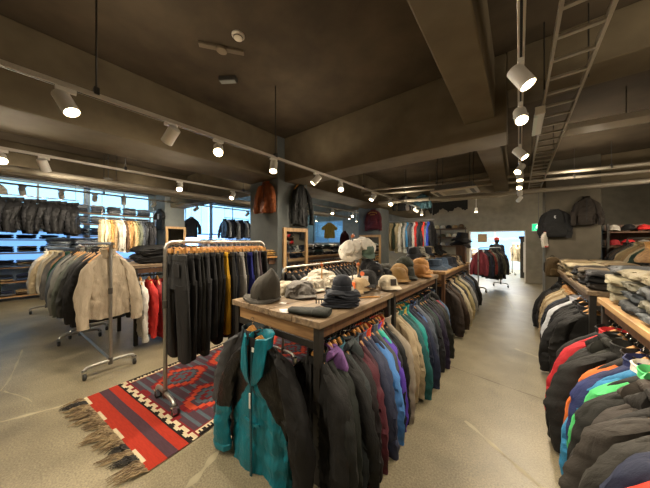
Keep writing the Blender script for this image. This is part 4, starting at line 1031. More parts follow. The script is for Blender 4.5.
hung('sweat', 2, dict(b='#c8c2b4', s='#c8c2b4', c='#b5342c'), (.50, 7.93, 1.84), 1.2, 'white sweatshirt with red trim hung under the black sweatshirt', (.42, .8, .5))
# ------------------------------------------------------------------ hats
def crown_mesh(r=.088, h=.105, wr=.0, seed=0, lean=0.0, seg=24):
    q = random.Random(seed); p = [q.uniform(0, 6.28) for _ in range(4)]; rings = []
    for i in range(19):
        t = i/18; a = t*PI/2
        rr = r*math.cos(a*.98)**.62 if i < 18 else .004
        z = h*math.sin(a)
        ring = []
        for j in range(seg):
            b = 2*PI*j/seg
            k = 1+.012*abs(math.sin(3*b))+wr*(math.sin(7*b+p[0]+4*t)*.5+math.sin(4*b+p[1]-5*t)*.5)*(1-t*.4)
            ring.append((math.cos(b)*rr*k, math.sin(b)*rr*1.1*k-lean*t, z*(1+wr*.6*math.sin(3*b+p[2]))))
        rings.append(ring)
    return MB().loft(rings)
def brim_mesh(r=.088, ln=.088, curve=.024):
    top, n = [], 14
    inner, outer = [], []
    for i in range(n+1):
        a = -PI+.25+(PI-.5)*i/n
        x, y = math.cos(a), math.sin(a)
        inner.append((x*r*.97, y*r*1.06, .006)); s = max(0, -y)
        outer.append((x*r*1.02, y*r*1.06-ln*s**.8, .004-curve*abs(x)**2+.012*s*0))
    th = lambda ring, d: [(a, b, c+d) for a, b, c in ring]
    mid = [tuple((p[k]+q[k])/2 for k in range(3)) for p, q in zip(inner, outer)]
    mid = [(x, y, z+.008) for x, y, z in mid]
    return MB().loft([inner, mid, outer, th(outer, .004), th(mid, .005), th(inner, .006), inner], cap=False, closed=False)
CAPC, CAPB, CAPN = {}, brim_mesh().mesh('brim'), MB().lathe([(.009, .100), (.009, .106), (.001, .109)], 10).mesh('cap_button')
for v in range(4): CAPC[v] = crown_mesh(wr=[0, .03, .06, .02][v], seed=v, h=[.105, .11, .095, .12][v]).crumple(.008, v, (16, 16, 16)).mesh('crown')
def ballcap(loc, rz, c, label, brim=None, group=None, rot=None, sc=1.0, patch=None, v=0):
    e = E('baseball_cap', label, 'cap', (loc[0], loc[1], loc[2]+.022*sc), rz, group, rot); e.scale = (sc,)*3
    m = C(c); O('crown', CAPC[v], m, e); O('brim', CAPB, C(brim) if brim else m, e); O('cap_button', CAPN, C(brim) if brim else m, e)
    if patch: O('front_patch', MB().box((0, -.094, .052), (.055, .010, .06), M=Matrix.Translation((0, 0, 0))), patch, e)
    return e
def bucket_mesh(seed, wr=.03, r=.085, h=.095, bl=.062, droop=.045, seg=28):
    q = random.Random(seed); p = [q.uniform(0, 6.28) for _ in range(3)]
    prof = [(r+bl, -droop), (r+bl*.5, -droop*.35), (r+.004, .004), (r*.99, .02), (r*.95, h*.6), (r*.86, h*.95), (r*.74, h), (.003, h+.006)]
    rings = [[(rr*math.cos(2*PI*j/seg)*(1+wr*math.sin(5*2*PI*j/seg+p[0]+i)), rr*1.08*math.sin(2*PI*j/seg)*(1+wr*math.sin(4*2*PI*j/seg+p[1]-i)), z+(.02*math.sin(3*2*PI*j/seg+p[2]) if i == 0 else 0)) for j in range(seg)] for i, (rr, z) in enumerate(prof)]
    inn = [[(x*.97, y*.97, z-.004) for x, y, z in rings[i]] for i in (2, 1, 0)]
    return MB().loft(inn+rings)
BUC = [bucket_mesh(s).crumple(.016, s, (18, 18, 18)).mesh('hat_body') for s in range(3)]
BND = MB().lathe([(.084, .006), (.088, .008), (.087, .03), (.082, .031)], 28, sy=1.08).mesh('hat_band')
def bucket(loc, rz, mats, label, group=None, rot=None, sc=1.0, v=0):
    e = E('bucket_hat', label, 'hat', loc, rz, group, rot); e.scale = (sc,)*3
    O('hat_body', BUC[v], mats[0], e); O('hat_band', BND, mats[-1], e)
    return e
def beanie(loc, rz, c, label, sc=1.0, tag_=False):
    e = E('beanie', label, 'beanie', loc, rz); e.scale = (sc,)*3
    prof = [(.088, .045), (.093, .06), (.092, .09), (.078, .125), (.05, .148), (.018, .157), (.002, .158)]
    seg = 40
    rings = [[(r*(1+.012*(j % 2))*math.cos(2*PI*j/seg), r*.92*(1+.012*(j % 2))*math.sin(2*PI*j/seg), z) for j in range(seg)] for r, z in prof]
    O('knit_crown', MB().loft(rings), C(c, wr=.3), e)
    O('cuff', MB().lathe([(.088, .0), (.1, .005), (.103, .03), (.1, .056), (.09, .06), (.086, .05)], 32, sy=.92), C(c, wr=.3), e)
    if tag_: O('paper_tag', MB().box((.098, -.03, .0), (.035, .003, .10), rz=.6), M_WHITE, e)
    return e
def folded_mesh(seed, w=.3, d=.34, h=.05, layers=2, amp=.006):
    q = random.Random(seed); p = [q.uniform(0, 6.28) for _ in range(5)]
    n = 40; K = 20; rings = []
    for i in range(K+1):
        t = -1+2*i/K; e = (1-abs(t)**5)**.5 if abs(t) < 1 else .0
        e = max(e, .25); x = t*w/2
        ring = []
        for j in range(n):
            a = 2*PI*j/n
            cy, cz = sp(math.cos(a), .45), sp(math.sin(a), .6)
            notch = 1-.07*math.exp(-(cz/.22)**2)*(1 if math.cos(a) < 0 else .3)
            y = cy*d/2*notch*(.93+.07*e)+amp*math.sin(3*t+p[0])
            z = h/2+cz*h/2*e+amp*.6*(math.sin(4*t+p[1]+2*cy)+math.sin(6*cy+p[2]))
            ring.append((x+amp*math.sin(4*a+p[3]), y, max(z, -.002)))
        rings.append(ring)
    return MB().loft(rings).crumple(.026, seed, (8, 8, 26), ridge=.75).mesh('folded_garment')
FOLD = [folded_mesh(s) for s in range(5)]
FOLDT = [folded_mesh(s+9, h=.075, amp=.010) for s in range(3)]
def folded(loc, rz, c, label, group, sc=(1, 1, 1), thick=False, name='folded_jeans', cat='folded jeans', tilt=0):
    me = (FOLDT if thick else FOLD)[R.randrange(3 if thick else 5)]
    o = O(name, me, c if not isinstance(c, str) else C(c), None, loc, (tilt, R.uniform(-.03, .03), rz)); o.scale = sc
    return tag(o, label, cat, group)
def stack(x, y, z, rz, cols, where, noun, group, sc=(1, 1, 1), thick=False, jit=.02, name='folded_garment', cat='folded garment', h=None):
    hh = (h or (.075 if thick else .05))*sc[2]*.93
    for k, (d, c) in enumerate(cols):
        pos = 'lowest' if k == 0 else ('topmost' if k == len(cols)-1 else ORD[k+1]+' up')
        if len(cols) == 1: lab = 'folded %s %s, %s' % (d, noun, where)
        else: lab = 'folded %s %s, %s in %s' % (d, noun, pos, where)
        folded((x+R.uniform(-jit, jit), y+R.uniform(-jit, jit), z+k*hh), rz+R.uniform(-.08, .08), c, lab, group, sc, thick, name, cat)

# near hat table
def pointed_hat():
    e = E('pointed_hat', 'olive fleece hat with a tall folded point and wide brim on the table corner', 'hat', (-1.70, 1.31, 1.052), .2)
    m = C('#46423a', wr=.5); seg = 30; rings = []
    prof = [(.10, 0.0), (.125, .012), (.128, .04), (.130, .09), (.126, .135), (.108, .18), (.078, .218), (.042, .245), (.008, .258)]
    for i, (r, z) in enumerate(prof):
        t = i/8
        rings.append([(r*math.cos(2*PI*j/seg)*(1+.05*math.sin(3*2*PI*j/seg+3*t))+.06*t*t, r*.8*math.sin(2*PI*j/seg)*(1+.07*math.sin(4*2*PI*j/seg+2*t)), z+.03*t*math.cos(2*PI*j/seg)) for j in range(seg)])
    O('hat_crown', MB().loft(rings).crumple(.012, 3, (9, 9, 9), ridge=.3), m, e)
    br = []
    for r, z in ((.10, .01), (.14, .006), (.165, .004), (.178, .012), (.172, .024), (.14, .03), (.12, .028)):
        br.append([(r*math.cos(2*PI*j/seg)*(1+.12*math.cos(2*PI*j/seg+2.6))-.012, r*.78*math.sin(2*PI*j/seg), z+(.018*math.sin(2*2*PI*j/seg+1)*max(0, r-.12)/.08)) for j in range(seg)])
    O('wide_brim', MB().loft(br), m, e)
    O('fold_seam', MB().tube([(.02, -.105, .02), (.03, -.10, .09), (.05, -.078, .16), (.06, -.045, .225)], .006, 8), C('#3b382f'), e)
pointed_hat()
def crinkled(loc, rz, c, label, sc=1.0, v=0):
    e = E('crinkled_cap', label, 'cap', loc, rz, None, (R.uniform(-.12, .12), R.uniform(-.1, .1), rz)); e.scale = (sc,)*3
    O('crown', crown_mesh(.11, .105, .05, 30+v, seg=48).crumple(.034, 3+v, (20, 20, 16), ridge=.8), C(c, wr=.9), e)
    O('brim', brim_mesh(.105, .06, .02), C(c, wr=.6), e)
    O('sweat_band', MB().lathe([(.104, -.004), (.11, .0), (.11, .018), (.104, .02)], 28, sy=1.08), C(c, wr=.9), e)
crinkled((-1.60, 1.64, 1.055), 1.2, '#74706a', 'crinkled grey cap beside the olive pointed hat', 1.25, 0)
crinkled((-1.79, 1.60, 1.055), .5, '#b8ad96', 'small cream crinkled cap between the olive hat and grey cap', 1.0, 1)
crinkled((-1.70, 1.92, 1.055), 1.0, '#c9c1b0', 'crinkled pale cap just behind the grey crinkled cap', 1.25, 2)
crinkled((-1.84, 2.24, 1.07), 1.4, '#cfc7b5', 'tall crinkled cream cap farthest back on the near hat table', 1.45, 3)
crinkled((-1.64, 2.22, 1.055), .2, '#d2cab9', 'low white crinkled cap in front of the white cap stand', 1.05, 4)
def flat_beanie():
    e = E('flat_beanie', 'dark green knitted beanie lying flat at the front edge of the table', 'beanie', (-1.14, 1.245, 1.052), .38)
    m = C('#22281f', wr=.35); n = 24; rings = []
    for i in range(15):
        t = i/14; x = -.15+.3*t; w = .062*(1-.45*max(0, .5-t)**1.2*2) if t < .5 else .066
        k = .3 if i in (0, 14) else 1
        rings.append([(x, sp(math.cos(2*PI*j/n), .8)*w*k, .022+math.sin(2*PI*j/n)*.02*k*(1+.04*(j % 2))) for j in range(n)])
    O('knit_body', MB().loft(rings), m, e)
    O('cuff', MB().loft([[(x, sp(math.cos(2*PI*j/n), .8)*.071*k, .024+math.sin(2*PI*j/n)*.026*k) for j in range(n)] for x, k in ((.045, .85), (.05, 1), (.145, 1), (.158, .8))]), m, e)
    O('paper_tag', MB().box((-.19, .03, .006), (.075, .05, .003), rz=.5).box((-.165, -.02, .007), (.055, .03, .003), rz=-.2), M_WHITE, e)
flat_beanie()
for k, (z, s) in enumerate([(1.052, 1.0), (1.092, .96), (1.13, .9)]):
    o = folded((-1.10+.01*k, 1.58, z), .5+.1*k, C('#252b36', wr=.4), 'folded navy knitted beanie, %s under the rounded navy beanie' % ['lowest of three', 'middle of three', 'highest of three'][k], 'folded navy beanies', (.92*s, .70*s, .9), name='folded_beanie', cat='beanie')
beanie((-1.09, 1.59, 1.165), .4, '#262c38', 'rounded navy knitted beanie crowning the folded navy stack', .82, True)
cb = E('hat_rack_clip', 'small black comb shaped clip beside the navy beanies', 'clip', (-1.25, 1.53, 1.052), .7)
O('clip_bar', MB().box((0, 0, .035), (.11, .012, .012)), M_BLACKM, cb)
for k in range(5): O('tooth', MB().box((-.045+.0225*k, 0, .016), (.007, .01, .032)), M_BLACKM, cb)
for i, (x, y, a) in enumerate([(-1.50, 1.34, .4), (-1.46, 1.60, -.3), (-1.30, 1.76, .9)]):
    t = E('price_tag', ['white price tag nearest the olive pointed hat', 'white price tag standing below the grey crinkled cap', 'white price tag lying behind the navy beanies'][i], 'price tag', (x, y, 1.0515), a)
    O('card', MB().box((0, 0, .002), (.055, .035, .003)), M_WHITE, t); O('tag_string', MB().tube([(.027, 0, .003), (.05, .01, .003), (.06, -.01, .003)], .0015, 5), simple('orange_string', '#b5623a', .6), t)
ORG = simple('orange_sticker', '#e2703a', .5)
b1 = ballcap((-1.22, 2.08, 1.06), -.2, '#b39a74', 'beige cap with an orange sticker on the hat row', patch=ORG, v=1, sc=1.05)
b2 = ballcap((-1.23, 2.235, 1.09), .35, '#191919', 'black cap with white tag and orange sticker beside the beige cap', patch=M_WHITE, v=3, sc=1.2)
O('orange_sticker', MB().lathe([(.001, 0), (.018, 0), (.018, .003), (.001, .003)], 14, M=Matrix.Translation((-.02, -.1, .10)) @ Matrix.Rotation(PI/2.6, 4, 'X')), ORG, b2)
b3 = ballcap((-1.09, 2.45, 1.055), .95, '#c8bba2', 'cream cap with a dark square patch at the table edge', patch=simple('dark_patch', '#3a352e', .7), v=0, sc=1.12)
R2 = random.Random(4)
for i, (x, y, z, rot) in enumerate([(-1.42, 2.62, 1.06, (.1, 0, .6)), (-1.34, 2.86, 1.06, (0, .2, 1.0)), (-1.4, 2.74, 1.15, (.35, .1, .4)), (-1.56, 2.95, 1.06, (0, 0, .2)), (-1.52, 2.82, 1.17, (.4, 0, .9))]):
    e = ballcap((x, y, z), 0, '#15161a', ['black satin cap nearest the cream cap', 'black satin cap beside the tan corduroy cap', 'black satin cap topping the satin cap heap', 'black satin cap hindmost in the satin heap', 'black satin cap leaning over the white stand base'][i], rot=rot, sc=1.25, v=i % 4, group='black satin caps')
    for s in (-1, 1): O('eyelet_trim', MB().lathe([(.001, 0), (.01, 0), (.01, .003), (.001, .003)], 10, M=Matrix.Translation((s*.05, -.075, .06)) @ Matrix.Rotation(PI/2.2, 4, 'X')), M_CHROME, e)
bcaps = [(-1.20, 2.98, 1.06, (.05, 0, .9), '#8a6a3a', 'tan corduroy cap, nearer one against the green caps', 1.3), (-1.24, 3.12, 1.10, (.5, 0, .9), '#97733f', 'tan corduroy cap leaning on the other tan cap', 1.25),
         (-1.22, 3.32, 1.06, (.1, 0, .8), '#2b3026', 'dark green cap lowest in the leaning green pair', 1.35), (-1.26, 3.36, 1.17, (.55, .1, .8), '#343a2c', 'dark green cap leaning on top of the green pair', 1.35),
         (-1.13, 3.62, 1.06, (.1, 0, .9), '#a06d35', 'camel cap, lower one at the far table end', 1.35), (-1.15, 3.70, 1.13, (.25, 0, 1.0), '#ab7a40', 'camel cap, upper one at the far table end', 1.35),
         (-1.62, 3.55, 1.06, (.2, 0, .3), '#3d3a30', 'olive brown cap behind the green caps', 1.2)]
for x, y, z, rot, c, l, s in bcaps: ballcap((x, y, z), 0, c, l, rot=rot, sc=s, v=1)
hs = E('hat_stand', 'thin metal hat stand holding white hats on the second table', 'hat stand', (-1.70, 2.72, 1.05))
O('stand_base', MB().lathe([(.001, .004), (.09, .004), (.09, .012), (.02, .02), (.001, .02)], 24), M_STEEL, hs)
O('pole', MB().tube([(0, 0, .01), (0, 0, .56)], .009, 10), M_STEEL, hs)
O('arm', MB().tube([(-.13, -.10, .40), (0, 0, .44), (.13, .10, .40)], .007, 8), M_STEEL, hs)
O('pole_tip', MB().lathe([(.001, .55), (.02, .56), (.026, .58), (.018, .60), (.001, .606)], 14), simple('orange_wood_tip', '#c46a35', .5), hs)
WH = C('#efe9dd', wr=.8)
bucket((-1.72, 2.66, 1.45), 0, [WH, C('#ddd6c8')], 'white hat hung sideways on the stand, nearest the camera', 'white hats on the stand', (1.15, .25, .4), .95, 0)
bucket((-1.68, 2.74, 1.47), 0, [WH, C('#ddd6c8')], 'white hat in the middle of the stand', 'white hats on the stand', (1.2, .1, .5), .95, 1)
bucket((-1.60, 2.86, 1.49), 0, [WH, C('#ddd6c8')], 'white hat on the aisle arm of the stand', 'white hats on the stand', (1.1, .35, .6), 1.05, 2)
ballcap((-1.56, 2.86, 1.40), 0, '#5a6f62', 'grey green cap hung below the white hats on the stand', rot=(.5, 0, .8), sc=1.0)
for i, (x, y, a) in enumerate([(-1.06, 1.94, .9), (-1.02, 1.98, .75)]):
    t = E('wooden_stick', ['pale wooden stick on the table edge, rear one', 'pale wooden stick on the table edge, nearer one'][i], 'stick', (x, y, 1.058), a)
    O('stick_shaft', MB().tube([(-.09, 0, 0), (.06, 0, 0)], .0055, 8), M_HANGWOOD, t); O('stick_tip', MB().tube([(.06, 0, 0), (.09, 0, 0)], [.0055, .001], 8), M_DARKWOOD, t)
for i, (x, y) in enumerate([(-1.74, 2.13), (-1.44, 2.42)]):
    t = E('wooden_finial', ['orange tipped wooden peg rising behind the crinkled caps', 'orange tipped wooden peg beside the black cap'][i], 'peg', (x, y, 1.05))
    O('peg_base', MB().lathe([(.001, 0), (.035, 0), (.035, .012), (.001, .014)], 16), M_PLANKX, t)
    O('peg_shaft', MB().tube([(0, 0, .01), (0, 0, .23)], .007, 8), M_HANGWOOD, t)
    O('peg_tip', MB().lathe([(.001, .22), (.018, .235), (.02, .25), (.001, .27)], 12), simple('orange_wood_tip', '#c46a35', .5), t)
# bucket hats on the third table
fl = cloth('#a6957a', '#4a4034', kind='blotch'); fl2 = cloth('#8f8a7c', '#2f2d2a', kind='blotch')
riser = E('wooden_riser', 'low wooden riser under the rear hats of the third table', 'riser', (-1.60, 5.75, 1.052))
O('riser_board', MB().box((0, 0, .19), (.34, 2.2, .025)), M_PLANKY, riser)
for s in (-1, 1): O('riser_foot', MB().box((0, s*1.0, .09), (.3, .03, .18)), M_PLANKX, riser)
hats = [(-1.20, 4.75, 1.11, '#34475c', 'washed blue bucket hat nearest on the third table'), (-1.18, 5.10, 1.11, '#3a4f66', 'pale blue bucket hat behind the washed blue one'), (-1.16, 5.42, 1.11, '#1d2434', 'navy bucket hat beside the blue bucket hats'), (-1.15, 5.76, 1.11, '#1a202e', 'dark navy bucket hat left of the floral hat'.replace(' left of', ' in front of')),
        (-1.14, 6.10, 1.11, fl, 'beige floral bucket hat on the third table edge'), (-1.16, 6.42, 1.11, '#26262a', 'black bucket hat beside the floral bucket hat'), (-1.42, 6.76, 1.11, '#77756e', 'grey bucket hat at the far end of the third table'),
        (-1.60, 4.80, 1.32, '#22242a', 'black bucket hat nearest on the riser'), (-1.60, 5.12, 1.32, fl2, 'dark patterned bucket hat second on the riser'), (-1.58, 5.45, 1.32, '#1c2233', 'ink navy bucket hat midway on the riser'), (-1.60, 5.80, 1.32, fl, 'brown floral bucket hat on the riser'), (-1.58, 6.15, 1.32, '#1b1b1c', 'black felt hat on the riser beside the brown floral hat'), (-1.60, 6.5, 1.34, '#2c2520', 'dark brown felt hat at the far end of the riser')]
for i, (x, y, z, c, l) in enumerate(hats):
    m = C(c) if isinstance(c, str) else c
    bucket((x, y, z), R.uniform(0, 6), [m, m], l, 'bucket hats on the third table', (R.uniform(-.15, .15), R.uniform(-.15, .15), R.uniform(0, 6)), 1.35, i % 3)
for i, (x, y, z, c, l) in enumerate([(-1.13, 6.84, 1.53, '#2b231d', 'dark brown felt hat raised on a block near the doorway rack'), (-1.11, 6.84, 1.64, '#1b1a19', 'black felt hat stacked on the dark brown raised hat')]):
    bucket((x, y, z), 0, [C(c), C(c)], l, None, (.1, .1, 1), 1.5, i)
# wooden tower that carries the two raised felt hats
tw = E('hat_block_tower', 'narrow dark display block carrying felt hats at the far table end', 'display block', (-1.12, 6.84, 1.05))
O('block_body', MB().box((0, 0, .2), (.2, .25, .4)), M_DARKWOOD, tw, bevel=.006); O('block_top', MB().box((0, 0, .41), (.24, .28, .02)), M_DARKWOOD, tw)

# ------------------------------------------------------------------ folded trousers and denim on the aisle tables
GR = [('grey', '#46494a'), ('slate grey', '#3a4045'), ('blue grey', '#454e56'), ('olive grey', '#5a5748'), ('dark grey', '#313537'), ('stone', '#786f58'), ('washed grey', '#53585a'), ('charcoal', '#2a2e31')]
R.seed(21); gi = 0
for a, (y, nm) in enumerate([(3.06, 'farthest'), (2.66, 'second farthest'), (2.26, 'middle'), (1.86, 'second nearest'), (1.46, 'nearest')]):
    for b, (x, sd) in enumerate([(.78, 'aisle edge'), (1.18, 'inner')]):
        n = 4
        cols = [GR[(gi*3+k*(2 if a % 2 else 5)+a) % 8] for k in range(n)]
        if a == 0: cols = [[('stone', '#8d856e'), ('khaki grey', '#7c7660'), ('pale khaki', '#9a9278'), ('dark grey', '#45484a')][(k+b) % 4] for k in range(n)]
        gi += 1
        stack(x, y, 1.052, R.uniform(-.12, .12)+PI/2, cols, '%s %s stack of the denim table' % (nm, sd), 'jeans', 'folded jeans on the denim table', (1.18, 1.08, 1.05), True, .022, 'folded_jeans', 'folded jeans')
DK = [('dark brown', '#2f271f'), ('black', '#181818'), ('charcoal', '#27272a'), ('brown', '#3f3528'), ('mushroom', '#655845'), ('ink navy', '#1c1f27')]
BE = [('beige', '#8c7a5e'), ('sand', '#a08e6e'), ('cream', '#ac9d80'), ('taupe', '#71634e'), ('khaki', '#78694a')]
for a, y in enumerate((3.82, 4.18, 4.56, 4.95, 5.35, 5.72, 6.08)):
    for b, x in enumerate((.74, 1.12)):
        pal = DK if a < 3 or (a == 3 and b) else BE
        cols = [pal[(a*2+b+k*(3 if pal is BE else 1)) % len(pal)] for k in range(3)]
        stack(x, y, 1.052, R.uniform(-.12, .12)+PI/2, cols, '%s %s stack of the trouser table' % (ORD[a+1], 'aisle edge' if b == 0 else 'inner'), 'trousers', 'folded trousers on the trouser table', (1.05, 1.05, .9), True, .02, 'folded_trousers', 'folded trousers')
bt = E('display_bust', 'small wooden neck and shoulder display form among the folded trousers', 'display form', (1.40, 5.35, 1.05), .5)
O('shoulder', MB().lathe([(.16, .22), (.17, .26), (.13, .33), (.07, .38), (.05, .42)], 24, sy=.6), M_PLANKX, bt)
O('neck', MB().lathe([(.05, .40), (.045, .45), (.055, .49), (.06, .5), (.001, .51)], 20), M_HANGWOOD, bt)
O('stand', MB().tube([(0, 0, .01), (0, 0, .25)], .014, 10).lathe([(.1, 0), (.1, .012), (.001, .016)], 20), M_DARKWOOD, bt)
bp = E('backpack', 'tan canvas backpack hung off the far aisle corner of the trouser table', 'backpack', (.50, 6.22, .90), .4)
bp.scale = (.72, .8, .95)
TN = C('#5f4d31', wr=.6)
seg = 26
O('bag_body', MB().loft([[(sp(math.cos(2*PI*j/seg), .6)*w*(1+.04*math.sin(5*2*PI*j/seg+z*20)), sp(math.sin(2*PI*j/seg), .7)*d, z) for j in range(seg)] for w, d, z in ((.10, .05, 0), (.15, .09, .02), (.165, .10, .14), (.16, .09, .28), (.12, .06, .36), (.05, .03, .39))]), TN, bp)
O('front_pocket', MB().loft([[(sp(math.cos(2*PI*j/seg), .6)*w, -.09+sp(math.sin(2*PI*j/seg), .7)*d, z) for j in range(seg)] for w, d, z in ((.09, .02, .03), (.11, .04, .05), (.11, .04, .15), (.09, .02, .17))]), C('#6d5a3b', wr=.6), bp)
for s in (-1, 1): O('strap', MB().tube([(s*.09, .08, .34), (s*.12, .13, .25), (s*.12, .14, .12), (s*.11, .08, .03)], .018, 8, flat=.4), C('#3f3424'), bp)
O('grab_loop', MB().tube(arc((0, .03, .38), .04, 0, PI, 8), .008, 6), C('#3f3424'), bp)

# shelves with red caps behind the aisle tables
def shelfunit(label, x0, x1, y0, y1, zs, top, m, back=None, th=.03, posts=True):
    t = E('shelf_unit', label, 'shelf', ((x0+x1)/2, (y0+y1)/2, 0)); w, l = x1-x0, y1-y0
    if posts:
        for sx in (-1, 1):
            for sy in (-1, 1): O('post', MB().box((sx*(w/2-.02), sy*(l/2-.02), top/2), (.04, .04, top)), M_DKSTEEL, t)
    for z in zs: O('shelf_board', MB().box((0, 0, z-th/2), (w-.004, l-.004, th)), m, t, bevel=.003)
    if back: O('back_panel', MB().box(back[0], back[1]), m, t)
    return t
shelfunit('wooden shelf of red caps beside the pillar with the black sweatshirt', 1.55, 3.4, 8.25, 8.7, (.5, 1.0, 1.45, 1.78), 1.95, M_DARKWOOD, ((0, .21, 1.0), (1.8, .02, 1.9)))
caps = [('white', '#cfc8bb'), ('black', '#222224'), ('scarlet', '#d42a28'), ('white', '#c9c3b6'), ('pale grey', '#a8a59e'), ('dark red', '#96262a'), ('red', '#c4282c'), ('grey', '#8d8a84'), ('cream', '#c8bd9f'), ('scarlet', '#d8302a'), ('tan', '#a4875c'), ('brown', '#5d4a36')]
for r_, z in enumerate((1.79, 1.46)):
    for i in range(8):
        d, c = caps[(i+r_*5) % 12]
        ballcap((1.68+.215*i, 8.40, z), R.uniform(-.3, .3), c, '%s cap, %s from the pillar on the %s red cap shelf' % (d, ORD[i+1], 'top' if r_ == 0 else 'second'), sc=1.15, v=i % 4, group='caps on the red cap shelf')
# caps on the concrete wall shelves
hw = E('hat_wall_shelf', 'dark three tier hat shelf fixed to the raw concrete wall', 'shelf', (-2.8, YB-.17, 0))
for z in (1.36, 1.74, 2.12): O('shelf_board', MB().box((0, 0, z), (2.1, .3, .025)), M_DARKWOOD, hw)
for x in (-1.0, 0, 1.0): O('bracket', MB().box((x, .14, 1.75), (.03, .03, .9)), M_DKSTEEL, hw)
pal = [('white', '#cfc8ba'), ('cream', '#c2b698'), ('tan', '#a08660'), ('grey', '#8a877f'), ('off white', '#d2ccc0'), ('brown', '#6b543a'), ('olive', '#5d5a44'), ('black', '#2a2a2b')]
for r_, z in enumerate((2.134, 1.754, 1.374)):
    for i in range(8):
        d, c = pal[(i*3+r_*2) % 8]
        ballcap((-3.65+.245*i, YB-.18, z), R.uniform(-.4, .4), c, '%s cap, %s from the column on the %s wall shelf tier' % (d, ORD[i+1], ['top', 'middle', 'low'][r_]), sc=1.25, v=i % 4, group='caps on the concrete wall shelf')

# ------------------------------------------------------------------ window side stock
shelfunit('long shelf of folded jeans below the windows at the frame edge', -10.85, -10.4, -1.6, .86, (.12, .50, .88, 1.26, 1.62), 1.7, M_PLANKY)
shelfunit('tall shelf of folded jeans beside the high black jackets', -10.85, -10.4, .92, 3.1, (.12, .55, .95, 1.35, 1.75, 2.12, 2.46), 2.5, M_PLANKY)
JE = [('dark blue', '#232b40'), ('blue', '#3d5072'), ('faded blue', '#6d83a3'), ('black', '#1f2126'), ('grey', '#5b6068'), ('indigo', '#2b3553'), ('brown', '#5a4636'), ('tan', '#9c8560')]
R.seed(5)
for r_, z in enumerate((.14, .52, .90, 1.28, 1.64)):
    for k in range(5):
        y = -1.05+.40*k
        if y < -.9: continue
        n = [2, 3, 3, 3, 2][r_]
        cols = [JE[(k*2+r_*3+q*(1+r_)) % 8] for q in range(n)]
        if r_ == 4: cols = [[('dark blue', '#20283c'), ('slate', '#39424f')][(q+k) % 2] for q in range(n)]
        stack(-10.6, y, z, 0, cols, '%s stack on %s jeans shelf' % (ORD[k], ['floor level', 'second', 'third', 'fourth', 'top'][r_]), 'jeans', 'folded jeans on the long window shelf', (1.15, 1.0, 1.15), False, .015, 'folded_jeans', 'folded jeans')
for r_, z in enumerate((1.37, 1.77, 2.14, 2.48)):
    for k in range(5):
        cols = [JE[(k+r_*2+q*2) % 6] if r_ < 2 else [('grey', '#8c9198'), ('pale grey', '#b0b5ba'), ('slate', '#6d747e'), ('dark grey', '#5a5f67')][(k+q*3+r_) % 4] for q in range(4)]
        stack(-10.6, 1.18+.41*k, z, 0, cols, '%s stack on %s tier by black jackets' % (ORD[k+1], ['low', 'middle', 'upper', 'top'][r_]), 'jeans', 'folded jeans on the tall window shelf', (1.15, 1.0, 1.2), False, .015, 'folded_jeans', 'folded jeans')
for k in range(3):
    for b, x in enumerate((-9.85, -9.42)):
        cols = [[('pale denim', '#a7b4c3'), ('slate denim', '#6d7c90'), ('dark denim', '#454f62'), ('grey denim', '#8f9397'), ('washed denim', '#b4bec7')][(k+b*2+q*3) % 5] for q in range(7)]
        stack(x, .66+.43*k, 1.302, R.uniform(-.2, .2), cols, '%s %s stack of window side denim table' % (ORD[k+1], ['rear', 'front'][b]), 'jeans', 'folded denim before the window shelves', (1.3, 1.15, 1.1), False, .03, 'folded_jeans', 'folded jeans')
bl = [(-4.85, 1.42, 1.205, 0), (-4.85, 1.98, 1.205, .1), (-4.86, 1.45, 1.335, .08), (-4.84, 1.95, 1.335, -.1), (-5.22, 1.7, 1.205, .1), (-5.2, 2.2, 1.205, 0)]
for k, (x, y, z, a) in enumerate(bl):
    folded((x, y, z), a+PI/2, C('#141415', wr=.7), 'big folded black garment, ' + ['lower one at the near front of its table', 'lower one at the far front of its table', 'upper one at the near front of its table', 'upper one at the far front of its table', 'near one along the rear of the black pile', 'far one along the rear of the black pile'][k], 'folded black garments on the pile table', (1.75, 1.35, 1.9), True, 'folded_garment', 'folded garment')
folded((-5.15, 2.15, 1.36), .6, C('#a9b2bb'), 'pale blue grey folded garment behind the black pile, farther one', 'pale folded garments behind the black pile', (1.3, 1.1, .9), True, 'folded_garment', 'folded garment')
folded((-5.15, 1.72, 1.36), 1.0, C('#8d949b'), 'pale grey folded garment behind the black pile, nearer one', 'pale folded garments behind the black pile', (1.2, 1.0, .8), True, 'folded_garment', 'folded garment')
# wall shelf with tan folded garments on the near column
ws_ = E('wall_shelf', 'small wooden shelf of folded tan garments on the near column', 'shelf', (-3.62, 2.79, 1.28))
O('shelf_board', MB().box((0, 0, 0), (.34, .3, .025)), M_HANGWOOD, ws_); [O('bracket', MB().box((s*.1, .08, -.07), (.02, .14, .12)), M_DARKWOOD, ws_) for s in (-1, 1)]
stack(-3.62, 2.79, 1.295, 0, [('tan', '#8f7448'), ('mustard', '#a5823f'), ('camel', '#99794b')], 'little pile on the column shelf', 'shirt', 'folded tan shirts', (1.0, .75, .8), False, .01)
